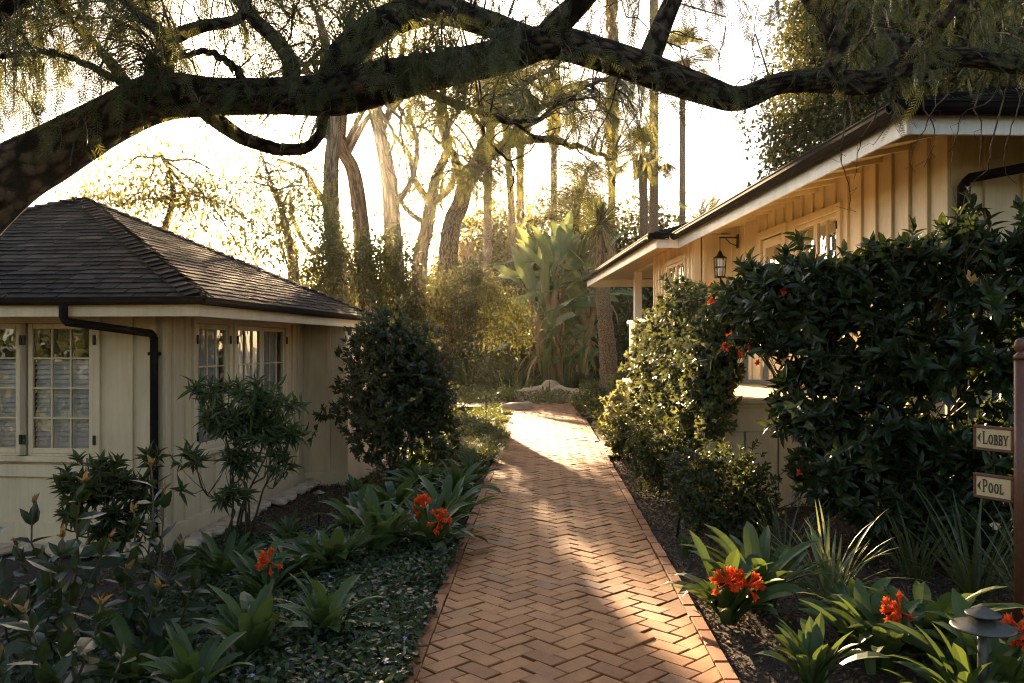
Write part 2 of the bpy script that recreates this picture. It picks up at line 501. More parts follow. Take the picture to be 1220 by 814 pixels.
def T_frond(pairs=13, ll=0.21, lw=0.032, droop=0.5, fwd=0.45):
    V = []; F = []; n = 0
    for i in range(pairs):
        t = 0.12 + 0.88 * i / (pairs - 1)
        zc = -droop * t * t
        sl_ = -2 * droop * t
        taper = (0.55 + 1.1 * t * (1 - t) * 1.6) * ll
        for sd in (1, -1):
            dx, dy, dz = fwd * taper, sd * taper * 0.85, -0.25 * taper + fwd * taper * sl_
            a = np.array((t, 0, zc)); d = np.array((dx, dy, dz)); q = np.array((1, 0, sl_)) * lw * 0.6
            V += [a, a + d * 0.5 + q, a + d, a + d * 0.5 - q]
            F.append((n, n + 1, n + 2, n + 3)); n += 4
    for i in range(5):
        t0, t1 = i / 5, (i + 1) / 5
        V += [(t0, 0.008, -droop * t0 * t0), (t1, 0.008, -droop * t1 * t1), (t1, -0.008, -droop * t1 * t1), (t0, -0.008, -droop * t0 * t0)]
        F.append((n, n + 1, n + 2, n + 3)); n += 4
    return np.array(V, float), [np.array(F)]


FROND = [T_frond(12, 0.22, 0.030, 0.35), T_frond(12, 0.24, 0.032, 0.6), T_frond(13, 0.21, 0.029, 0.15)]


def frame(d, upb=None, spin=None):
    """frames for directions d: side and normal"""
    d = nrm(d); N = len(d)
    up = np.tile((0, 0, 1.0), (N, 1)) if upb is None else upb
    up = up + RNG.normal(0, 0.35, (N, 3)) if spin is None else up + RNG.normal(0, spin, (N, 3))
    s = nrm(np.cross(up, d) + 1e-6)
    n = np.cross(d, s)
    return d, s, n


def rosettes(mb, p, d, k=7, ln=0.12, lw=0.45, T=LEAF, open_=0.9, span=0.5, jit=0.25, rbase=None):
    """k leaves spiralled round each shoot p with direction d"""
    p = np.repeat(np.asarray(p, float), k, 0); d0 = nrm(np.repeat(np.asarray(d, float), k, 0)); N = len(p)
    j = np.tile(np.arange(k), N // k)
    ang = j * 2.4 + np.repeat(RNG.random(N // k) * 6.28, k) + RNG.normal(0, 0.25, N)
    a = nrm(np.cross(d0, np.array((0.31, 0.2, 0.93))) + 1e-4); b = np.cross(d0, a)
    rad = np.cos(ang)[:, None] * a + np.sin(ang)[:, None] * b
    tilt = open_ * (1.0 - 0.55 * j / max(k - 1, 1)) + RNG.normal(0, jit, N)
    dd = nrm(np.cos(tilt)[:, None] * d0 + np.sin(tilt)[:, None] * rad + np.array((0, 0, -0.12)))
    sc = ln * (0.65 + 0.5 * RNG.random(N))
    base = p - d0 * (sc * span * (1 - j / k))[:, None]
    _, s, n = frame(dd, upb=d0, spin=0.2)
    mb.stamp(T, base, dd, s, n, sc, sc * lw, rnd=None if rbase is None else np.clip(rbase + RNG.normal(0, 0.2, N), 0, 1))


def blob_points(blobs, n, surf=0.55):
    """random points in ellipsoids (cx,cy,cz,rx,ry,rz), biased to the outside; returns points and outward directions"""
    B = np.array(blobs, float)
    w = B[:, 3] * B[:, 4] * B[:, 5]; w = w ** 0.75; w /= w.sum()
    i = RNG.choice(len(B), n, p=w)
    u = nrm(RNG.normal(0, 1, (n, 3)))
    r = surf + (1 - surf) * RNG.random(n) ** 0.6
    r *= 1 + 0.22 * np.sin(u[:, 0] * 5 + i * 1.7) * np.cos(u[:, 2] * 4 + i)
    r *= np.where(RNG.random(n) < 0.07, RNG.uniform(1.05, 1.35, n), 1.0)
    q = B[i, :3] + u * r[:, None] * B[i, 3:6]
    return q, nrm(u / B[i, 3:6])


def clusters(mb, pts, out, per, cr, ln, lw=0.4, T=LEAF, droop=0.3, rnd_c=True):
    """a loose clump of leaves round each of pts"""
    N = len(pts); p = np.repeat(pts, per, 0) + RNG.normal(0, cr, (N * per, 3))
    d = nrm(RNG.normal(0, 0.8, (N * per, 3)) + np.repeat(out, per, 0) * 0.7 + np.array((0, 0, -droop)))
    _, s, n = frame(d)
    sc = ln * (0.6 + 0.7 * RNG.random(N * per))
    rc = np.repeat(RNG.random(N), per)
    mb.stamp(T, p, d, s, n, sc, sc * lw, rnd=np.clip(rc * 0.6 + 0.4 * RNG.random(N * per), 0, 1))


def blade(mb, base, az, ln, w, el0, bend, seg=7, fold=0.25, rnd=0.5, tipw=0.35, twist=0.0):
    """one strap leaf as a folded arching ribbon: 3 verts a row"""
    t = np.linspace(0, 1, seg + 1)
    el = el0 - bend * t ** 1.5
    dx = np.cos(el); dz = np.sin(el)
    x = np.concatenate([[0], np.cumsum((dx[:-1] + dx[1:]) / 2)]) * ln / seg
    z = np.concatenate([[0], np.cumsum((dz[:-1] + dz[1:]) / 2)]) * ln / seg
    ca, sa = math.cos(az), math.sin(az)
    c = np.stack([x * ca, x * sa, z], 1) + base
    side = np.array((-sa, ca, 0.0))
    nv = np.stack([-np.sin(el) * ca, -np.sin(el) * sa, np.cos(el)], 1)
    prof = w * np.minimum(0.55 + 1.6 * t, 1) * np.clip((1 - t) / max(tipw, 1e-3), 0.0, 1) ** (0.6 if tipw > .4 else .5)
    prof = np.maximum(prof, w * 0.02)
    tw = (twist * t)[:, None]
    sv = nrm(side * np.cos(tw) + nv * np.sin(tw))
    Lv = c + sv * prof[:, None] * 0.5 + nv * (prof * fold)[:, None]
    Rv = c - sv * prof[:, None] * 0.5 + nv * (prof * fold)[:, None]
    V = np.stack([Lv, c, Rv], 1).reshape(-1, 3)
    k = np.arange(seg)[:, None] * 3
    F = np.concatenate([k + np.array((0, 1, 4, 3)), k + np.array((1, 2, 5, 4))])
    mb.add(V, F, rnd)


def limb(a, b, n=8, sag=0.15, jit=0.06):
    """wavy connection from a to b"""
    a = np.asarray(a, float); b = np.asarray(b, float)
    t = np.linspace(0, 1, n)[:, None]
    d = np.linalg.norm(b - a)
    p = a + (b - a) * t + np.array((0, 0, 1.0)) * (sag * d * np.sin(np.pi * t))
    j = RNG.normal(0, jit * d, (n, 3)); j[0] = 0; j[-1] = 0
    return spline(p + j * 0.6, n * 2)


# ------------------------------------------------------------------ ground and paths
def build_ground():
    def axis(fine, lo, hi):
        return np.unique(np.concatenate([np.arange(fine[0], fine[1], 0.15), np.linspace(lo, hi, 40)]))
    xs = axis((-7, 6), -200, 200); ys = axis((0, 16), -60, 250)
    X, Y = np.meshgrid(xs, ys, indexing='ij')
    Z = gz(X, Y)
    near = (np.abs(X) < 12) & (Y < 26)
    lat = X - PATH_S * Y
    off = np.maximum(np.maximum(-0.72 - lat, lat - 0.98), 0)
    bumps = np.zeros_like(Z)
    for i in range(X.shape[0]):
        for j in range(X.shape[1]):
            if near[i, j]:
                bumps[i, j] = noise.noise(Vector((X[i, j] * 1.7, Y[i, j] * 1.7, 0))) * 0.035 + noise.noise(Vector((X[i, j] * 5, Y[i, j] * 5, 3))) * 0.018
    Z = Z + bumps * np.clip(off * 3, 0, 1) - 0.03
    idx = np.arange(X.size).reshape(X.shape)
    F = np.stack([idx[:-1, :-1], idx[1:, :-1], idx[1:, 1:], idx[:-1, 1:]], -1).reshape(-1, 4)
    mb = MB(); mb.add(np.stack([X, Y, Z], -1).reshape(-1, 3), F)
    return tag(mb.build('ground', M['soil'], None, True), 'dark mulched garden soil on both sides of the brick path', 'ground', kind='structure')


def clip(poly, n, c):
    """keep the part of a 2D polygon with n.p <= c"""
    out = []
    for i in range(len(poly)):
        a = poly[i]; b = poly[(i + 1) % len(poly)]
        da = a @ n - c; db = b @ n - c
        if da <= 0: out.append(a)
        if (da < 0 < db) or (db < 0 < da): out.append(a + (b - a) * da / (da - db))
    return out


def area2(p):
    p = np.array(p); x, y = p[:, 0], p[:, 1]
    return 0.5 * abs(np.dot(x, np.roll(y, -1)) - np.dot(y, np.roll(x, -1)))


def put_brick(mb, poly, top=0.03, to3=None, rnd=None):
    p = np.array(poly); c = p.mean(0); n = len(p)
    k = np.linalg.norm(p - c, axis=1, keepdims=True)
    o = c + (p - c) * (1 - np.minimum(0.0062 + RNG.normal(0, .0012, (n, 1)), .012) / k); ins = c + (p - c) * (1 - 0.0125 / k)
    tz = top + RNG.normal(0, 0.0022); sl_ = RNG.normal(0, 0.012, 2)
    hz = lambda q: tz + (q - c) @ sl_
    V = np.concatenate([np.c_[o, np.full(n, 0.0)], np.c_[o, hz(o) - 0.004], np.c_[ins, hz(ins)]])
    if to3 is not None:
        V = to3(V)
    i = np.arange(n); j = np.roll(i, -1)
    mb.add(V, [np.r_[np.c_[i, j, n + j, n + i], np.c_[n + i, n + j, 2 * n + j, 2 * n + i]], (2 * n + i)[None]], RNG.random() if rnd is None else rnd)


BW = 0.1128
LAT0, LAT1 = -0.665, 0.923


def herring(mb, x0, x1, y0, y1, to3, rot=math.pi / 4, cuts=()):
    """herringbone bricks clipped to the rectangle"""
    c, s = math.cos(rot), math.sin(rot); R = np.array([[c, -s], [s, c]])
    cx, cy = (x0 + x1) / 2, (y0 + y1) / 2
    rad = math.hypot(x1 - x0, y1 - y0) / 2 + 0.5
    K = int(rad / BW) + 6
    for a in range(-K * 2, K * 2):
        for b_ in range(-K, K):
            ox, oy = (a + 2 * b_) * BW, (a - 2 * b_) * BW
            if abs(ox) > rad + 1 or abs(oy) > rad + 1:
                continue
            for w_, h_, dx, dy in ((2, 1, 0, 0), (1, 2, 2, -1)):
                q = np.array([(0, 0), (w_, 0), (w_, h_), (0, h_)], float) * BW + (ox + dx * BW, oy + dy * BW)
                q = q @ R.T + (cx, cy)
                if q[:, 0].max() < x0 or q[:, 0].min() > x1 or q[:, 1].max() < y0 or q[:, 1].min() > y1:
                    continue
                p = list(q)
                for nn, cc in (((-1, 0), -x0), ((1, 0), x1), ((0, -1), -y0), ((0, 1), y1)) + tuple(cuts):
                    p = clip(p, np.array(nn, float), cc)
                    if len(p) < 3: break
                if len(p) >= 3 and area2(p) > 0.0007:
                    put_brick(mb, p, to3=to3)


def to_path(V):
    V = V.copy(); y = V[:, 1].copy()
    V[:, 0] += PATH_S * y
    V[:, 2] += 0.0
    return V


def build_path():
    y0, y1 = -1.5, 22.6
    mb = MB(); bw = 0.072
    herring(mb, LAT0 + bw, LAT1 - bw, y0, y1, to_path)
    o = mb.build('brick_path', M['brick'])
    tag(o, 'straight red herringbone brick path through the garden', 'path', kind='structure')
    e = MB()
    for a, b_ in ((LAT0, LAT0 + bw), (LAT1 - bw, LAT1)):
        y = y0
        while y < y1:
            ln = 0.226
            if not (b_ == LAT1 and 11.8 < y < 13.6) and not (a == LAT0 and y > 21.2):
                j = RNG.normal(0, 0.003)
                put_brick(e, [np.array(q) for q in ((a + j, y), (b_ + j, y), (b_ + j, y + ln - 0.002), (a + j, y + ln - 0.002))], 0.034, to_path)
            y += ln
    tag(e.build('path_border', M['border']), 'single row of red bricks edging both sides of the path', 'path edge', kind='structure')
    # side turns
    mb = MB()
    herring(mb, LAT1 - 0.01, LAT1 + 0.55, 11.9, 13.6, to_path)
    herring(mb, LAT0 - 6.0, LAT0 + bw - 0.005, 21.3, 22.6, to_path)
    tag(mb.build('side_path', M['brick']), 'short brick turnings off the main path', 'path', kind='structure')
    j = MB()
    for a, b_, c, d in ((LAT0 - 0.01, LAT1 + 0.01, y0, y1 + .02), (LAT1, LAT1 + 0.56, 11.88, 13.62), (LAT0 - 6, LAT0, 21.28, 22.62)):
        zz = 0.012 if b_ > LAT1 + .1 or a < LAT0 - .1 else 0.016
        j.poly(to_path(np.array([(a, c, zz), (b_, c, zz), (b_, d, zz), (a, d, zz)], float)))
    tag(j.build('path_bed', M['joint']), 'dark sand showing in the joints of the brick path', 'path', kind='structure')


build_ground()
build_path()


# ------------------------------------------------------------------ house parts (local frames: x right, y away, z up)
def wall_panel(mb, u0, u1, z0, z1, holes, th=0.1, to=None, battens=None, bspace=0.34, bw=0.045, bt=0.03, base=0.14, off=0.0):
    """wall in the plane y=0 (front face), with rectangular holes (u0,u1,z0,z1) and battens; `to` maps local points"""
    us = sorted({u0, u1, *[h[0] for h in holes], *[h[1] for h in holes]}); zs = sorted({z0, z1, *[h[2] for h in holes], *[h[3] for h in holes]})
    tmp = MB()
    for a, b_ in zip(us, us[1:]):
        for c, d in zip(zs, zs[1:]):
            mu, mz = (a + b_) / 2, (c + d) / 2
            if any(h[0] < mu < h[1] and h[2] < mz < h[3] for h in holes):
                continue
            tmp.box((a, 0, c), (b_, th, d))
    bs = battens if battens is not None else np.arange(u0 + off + 0.02, u1, bspace)
    for u in bs:
        spans = [(z0 + base, z1)]
        for h in holes:
            if h[0] - 0.12 < u < h[1] + 0.12:
                ns = []
                for c, d in spans:
                    if h[2] - 0.1 > c: ns.append((c, min(d, h[2] - 0.1)))
                    if h[3] + 0.1 < d: ns.append((max(c, h[3] + 0.1), d))
                spans = ns
        for c, d in spans:
            if d - c > 0.03:
                tmp.bbox((u - bw / 2, -bt, c), (u + bw / 2, 0.004, d - 0.003), 0.004)
    if base:
        tmp.bbox((u0, -0.03, z0), (u1, 0.003, z0 + base), 0.005)
    for V, Fc in zip([np.concatenate(tmp.v)], [tmp.f]):
        mb.add(to(V) if to else V, Fc)


def xf(o=(0, 0, 0), ang=0.0):
    c, s = math.cos(ang), math.sin(ang); R = np.array([[c, -s, 0], [s, c, 0], [0, 0, 1]]); o = np.array(o, float)
    return lambda V: np.asarray(V, float) @ R.T + o


def mapped(to, build):
    t_ = MB(); build(t_)
    r = MB(); r.v = [to(v) for v in t_.v]; r.f = t_.f; r.r = t_.r; r.n = t_.n
    return r


def window(parent, to, u0, u1, z0, z1, sashes, cols=3, rows=4, blind=True, name='window', trim=0.09, hinge=True, m=None, curtain=False):
    """casement window in a hole of the wall plane y=0"""
    def fr(mb):
        for a, b_ in (((u0 - trim, -0.032, z0 - 0.02), (u0, 0.03, z1)), ((u1, -0.032, z0 - 0.02), (u1 + trim, 0.03, z1)),
                      ((u0 - trim - 0.01, -0.036, z1), (u1 + trim + 0.01, 0.03, z1 + trim))):
            mb.bbox(a, b_, 0.004)
    w = mapped(to, fr).build(name, m or M['trim'], parent)
    si = mapped(to, lambda mb: mb.bbox((u0 - trim - 0.02, -0.07, z0 - 0.075), (u1 + trim + 0.02, 0.03, z0 - 0.021), 0.006)).build('sill', m or M['trim'], w)
    sw = (u1 - u0) / sashes
    for k in range(sashes):
        a = u0 + k * sw + 0.006; b_ = u0 + (k + 1) * sw - 0.006
        f = 0.05

        def sash(mb):
            y0, y1 = -0.012, 0.024
            mb.bbox((a, y0, z0), (a + f, y1, z1 - 0.004), 0.004); mb.bbox((b_ - f, y0, z0), (b_, y1, z1 - 0.004), 0.004)
            mb.bbox((a + f, y0 + .001, z1 - f - 0.004), (b_ - f, y1, z1 - 0.004), 0.004); mb.bbox((a + f, y0 + .001, z0), (b_ - f, y1, z0 + f), 0.004)
            for i in range(1, cols):
                x = a + f + (b_ - a - 2 * f) * i / cols
                mb.bbox((x - 0.008, -0.006, z0 + f), (x + 0.008, 0.02, z1 - f - 0.004), 0.003)
            for i in range(1, rows):
                z = z0 + f + (z1 - z0 - 2 * f) * i / rows
                mb.bbox((a + f, -0.004, z - 0.008), (b_ - f, 0.018, z + 0.008), 0.003)
        s_ = mapped(to, sash).build('sash', m or M['trim'], w)
        mapped(to, lambda mb: mb.poly([(a + f * 0.6, 0.010, z0 + f * 0.6), (b_ - f * 0.6, 0.010, z0 + f * 0.6), (b_ - f * 0.6, 0.010, z1 - f * 0.6), (a + f * 0.6, 0.010, z1 - f * 0.6)])).build('pane', M['glass'], w)
        if blind:
            def bl(mb):
                z = z0 + 0.02
                while z < z1 - 0.30 * (z1 - z0 if blind == 'half' else 0.1):
                    mb.add([(a + 0.03, 0.055, z), (b_ - 0.03, 0.055, z), (b_ - 0.03, 0.085, z + 0.042), (a + 0.03, 0.085, z + 0.042)], np.array([(0, 1, 2, 3)]))
                    z += 0.045
            mapped(to, bl).build('blind', M['blind'], w)
        if curtain:
            def cu(mb):
                n = 30
                xs = np.linspace(a + 0.02, b_ - 0.02, n); ys = 0.09 + 0.02 * np.sin(np.arange(n) * 1.3)
                V = np.concatenate([np.c_[xs, ys, np.full(n, z0)], np.c_[xs, ys, np.full(n, z1)]]); i = np.arange(n - 1)
                mb.add(V, np.c_[i, i + 1, n + i + 1, n + i])
            mapped(to, cu).build('curtain', M['blind'], w)
        mapped(to, lambda mb: mb.box((a - .02, 0.19, z0 - .05), (b_ + .02, 0.2, z1 + .05))).build('backing', M['dark'], w)
    if hinge:
        for x in (u0 - 0.012, u1 + 0.012):
            for z in (z0 + 0.13, z1 - 0.16):
                mapped(to, lambda mb: mb.bbox((x - 0.013, -0.046, z - 0.045), (x + 0.013, -0.03, z + 0.045), 0.003)).build('hinge', M['iron'], w)
    return w


def shingle_face(mb, A, B, apex, expo=0.115, wid=(0.17, 0.32), thick=0.007, top=None):
    """shingles on a sloped face with eave A-B; apex: list of upper points (1 for a triangle, 2 for a trapezium)"""
    A, B = np.array(A, float), np.array(B, float); ap = [np.array(a, float) for a in apex]
    u = nrm(B - A); n = nrm(np.cross(B - A, ap[0] - A)); 
    if n[2] < 0: n = -n
    v = np.cross(n, u)
    if v[2] < 0: v = -v
    to2 = lambda q: np.array(((q - A) @ u, (q - A) @ v))
    poly = [to2(A), to2(B)] + [to2(a) for a in ap]
    ctr = np.mean(poly, 0)
    cuts = []
    for i in range(len(poly)):
        a, b_ = poly[i], poly[(i + 1) % len(poly)]
        nn = np.array(((b_ - a)[1], -(b_ - a)[0])); nn = nn / max(np.linalg.norm(nn), 1e-9)
        if (ctr - a) @ nn > 0: nn = -nn
        if i == 0: continue
        cuts.append((nn, a @ nn))
    vm = max(p[1] for p in poly); um0 = min(p[0] for p in poly); um1 = max(p[0] for p in poly)
    r = -0.03; 
    while r < vm:
        x = um0 - RNG.random() * 0.3
        while x < um1:
            w = RNG.uniform(*wid)
            drop = RNG.choice((0.0, 0.0, -0.018, 0.014)) + RNG.normal(0, 0.004)
            p = [np.array(q) for q in ((x, r + drop), (x + w - 0.009, r + drop + RNG.normal(0, .004)), (x + w - 0.009, r + expo + 0.05), (x, r + expo + 0.05))]
            for nn, cc in cuts:
                p = clip(p, nn, cc)
                if len(p) < 3: break
            if len(p) >= 3 and area2(p) > 0.0006:
                q = np.array(p); lift = RNG.random() * 0.005
                h = lambda yy: 0.004 + (thick + 0.004 + lift) * (1 - np.clip((yy - r) / (expo + 0.05), 0, 1))
                topv = A + q[:, :1] * u + q[:, 1:2] * v + h(q[:, 1])[:, None] * n
                bot = topv - n * thick
                k = len(q); i = np.arange(k); j = np.roll(i, -1)
                mb.add(np.concatenate([topv, bot]), [i[None], np.c_[i, k + i, k + j, j]], RNG.random())
            x += w
        r += expo
    # under-surface
    pl = np.array([A, B] + ap); mb.poly(pl, 0.2); mb.poly(pl[::-1] - n * 0.03, 0.2)
    return n


def hip_caps(mb, a, b_, w=0.12, step=0.14):
    a, b_ = np.array(a, float), np.array(b_, float); L_ = np.linalg.norm(b_ - a); d = (b_ - a) / L_
    s = nrm(np.cross(d, (0, 0, 1))); n = np.cross(s, d)
    t = 0.0
    while t < L_:
        p = a + d * t; q = a + d * min(t + step + 0.06, L_)
        l0 = 0.045 + RNG.random() * 0.006; l1 = 0.02
        V = [p + n * l0, p + s * w - n * (w * 0.32 - l0), q + s * w - n * (w * 0.32 - l1), q + n * l1, p - s * w - n * (w * 0.32 - l0), q - s * w - n * (w * 0.32 - l1)]
        V2 = [x - n * 0.012 for x in V]
        mb.add(V + V2, np.array([(0, 1, 2, 3), (4, 0, 3, 5), (6, 7, 1, 0), (10, 6, 0, 4), (7, 8, 2, 1), (11, 10, 4, 5)]), RNG.random())
        t += step


def gutter(mb, a, b_, out, r=0.055):
    """half round gutter from a to b; out = unit direction away from the fascia"""
    a, b_, out = np.array(a, float), np.array(b_, float), np.array(out, float)
    ang = np.linspace(0, np.pi, 8)
    prof = [(-math.cos(x) * r + r, -math.sin(x) * r * 1.15) for x in ang]
    prof += [(p[0] * 0.9 + r * 0.1, p[1] * 0.86) for p in prof[::-1]]
    k = len(prof)
    V = np.array([e + out * p[0] + np.array((0, 0, p[1])) for e in (a, b_) for p in prof])
    i = np.arange(k); j = np.roll(i, -1)
    mb.add(V, [np.c_[i, j, k + j, k + i], i[::-1][None], (k + i)[None]])
    mb.tube([a + out * (2 * r) + (0, 0, 0.004), b_ + out * (2 * r) + (0, 0, 0.004)], 0.008, 6)


# ------------------------------------------------------------------ low cottage
GL = -0.30
def build_left():
    ang = -math.atan(0.10)
    t = thing('cottage', 'low cream board and batten cottage under a dark shingled hip roof', 'cottage', (-3.226, 7.755, 0), ang)
    F_ = lambda V: V                                       # front wall: plane y=0, u along x (negative = left)
    SD = xf((0, 0, 0), math.pi / 2)                        # side wall faces +x: u along +y
    def SD(V):
        V = np.asarray(V, float); return np.stack([-V[:, 1], V[:, 0], V[:, 2]], 1)
    zt, side = 1.865, 4.6
    fh = [(-1.33, -0.66, 0.58, 1.80), (-2.06, -1.39, 0.58, 1.80), (-3.9, -2.6, 0.58, 1.80)]
    sh = [(0.62, 1.36, 0.55, 1.81), (1.56, 3.02, 0.55, 1.81)]
    w = MB()
    wall_panel(w, -side, -0.002, GL - 0.1, zt, fh, battens=[-0.30, -0.08, -2.33, -4.2, -1.02, -1.72, -0.56], base=0.34)
    tmp = MB(); wall_panel(tmp, 0.0, side - 0.3, GL - 0.1, zt, sh, battens=[0.03, 0.18, 0.42, 3.30, 3.5, 1.46, 0.75, 1.05, 1.75, 2.05, 2.4, 2.75], base=0.30)
    for v, in zip([np.concatenate(tmp.v)]):
        w.add(SD(v), tmp.f)
    # far and left walls, plain
    w.box((-side, side - 0.35, GL - 0.1), (-0.1, side - 0.25, zt)); w.box((-side, 0.1, GL - 0.1), (-side + 0.1, side - 0.35, zt))
    # projecting bay behind the side windows
    def bay(mb):
        wall_panel(mb, 0.0, 0.62, GL - 0.1, zt, [], battens=[0.10, 0.36, 0.59], base=0.25)
    mb2 = mapped(xf((0.0, 3.75, 0)), bay)
    w.v += mb2.v; w.r += mb2.r; w.f += [f + w.n for f in mb2.f]; w.n += mb2.n
    w.box((0.54, 3.852, GL - 0.1), (0.62, 5.0, zt))
    w.build('wall', M['wall'], t)
    # flat floor rail under the front windows
    w_ = MB()
    w_.bbox((-4.55, -0.034, 0.36), (-0.58, 0.004, 0.48), 0.005)
    w_.build('belt_rail', M['trim'], t)
    window(t, F_, -1.33, -0.66, 0.58, 1.80, 1, blind='half', trim=0.06)
    window(t, F_, -2.06, -1.39, 0.58, 1.80, 1, blind='half', trim=0.06)
    window(t, F_, -3.9, -2.6, 0.58, 1.80, 2, blind='half', trim=0.06)
    window(t, SD, 0.62, 1.36, 0.55, 1.81, 1, blind=False, curtain=True, trim=0.07, rows=3)
    window(t, SD, 1.56, 3.02, 0.55, 1.81, 2, blind=False, curtain=True, trim=0.07, rows=3)
    # eaves: square of 5.7 m
    o = 0.65; e0, e1 = o, -(5.05)                          # x of right and left eave
    y0, y1 = -o, 5.05
    ze = 2.0; c = ((e0 + e1) / 2, (y0 + y1) / 2); pk = (c[0], c[1], ze + 1.36)
    s = MB()
    s.box((e1, y0 + 0.02, zt + 0.001), (e0 - 0.02, y1, zt + 0.02))
    s.build('soffit', M['wall'], t)
    fa = MB()
    fa.bbox((e1, y0 - 0.022, zt - 0.03), (e0 + 0.022, y0, ze - 0.03), 0.004)
    fa.bbox((e0, y0, zt - 0.031), (e0 + 0.022, y1, ze - 0.031), 0.004)
    fa.bbox((e1, y1, zt - 0.03), (e0, y1 + 0.022, ze - 0.03), 0.004)
    fa.bbox((e1 - 0.022, y0, zt - 0.03), (e1, y1, ze - 0.03), 0.004)
    fa.build('fascia', M['trim'], t)
    ex = 0.04
    A = (e1 - ex, y0 - ex, ze - 0.005); B = (e0 + ex, y0 - ex, ze - 0.005); C_ = (e0 + ex, y1 + ex, ze - 0.005); D = (e1 - ex, y1 + ex, ze - 0.005)
    r = MB()
    shingle_face(r, A, B, [pk]); shingle_face(r, B, C_, [pk]); shingle_face(r, C_, D, [pk]); shingle_face(r, D, A, [pk])
    rf = r.build('roof', M['shingle'], t)
    for q in (A, B, C_, D):
        hc = MB(); hip_caps(hc, q, pk); hc.build('hip_cap', M['shingle'], rf)
    g = MB()
    gutter(g, (e1, y0 - 0.024, ze - 0.012), (e0 + 0.1, y0 - 0.024, ze - 0.012), (0, -1, 0), 0.05)
    g.build('gutter', M['gutter'], t)
    g = MB(); gutter(g, (e0 + 0.024, y0 - 0.09, ze - 0.014), (e0 + 0.024, y1, ze - 0.014), (1, 0, 0), 0.05)
    g.build('gutter', M['gutter'], t)
    d = MB()
    pts = [(-0.49, y0 - 0.075, ze - 0.06), (-0.49, y0 - 0.075, 1.83), (-0.47, y0 - 0.06, 1.79), (-0.06, -0.09, 1.70), (-0.045, -0.075, 1.66), (-0.045, -0.07, GL - 0.05)]
    pp = []
    for a, b_ in zip(pts, pts[1:]): pp += [np.array(a) + (np.array(b_) - np.array(a)) * k for k in (0, 0.5)]
    pp.append(np.array(pts[-1]))
    d.tube(pp, 0.036, 10)
    for z in (1.5, 0.2): d.bbox((-0.09, -0.11, z), (0.0, -0.021, z + 0.03), 0.004)
    d.build('downpipe', M['gutter'], t, True)
    return t


build_left()


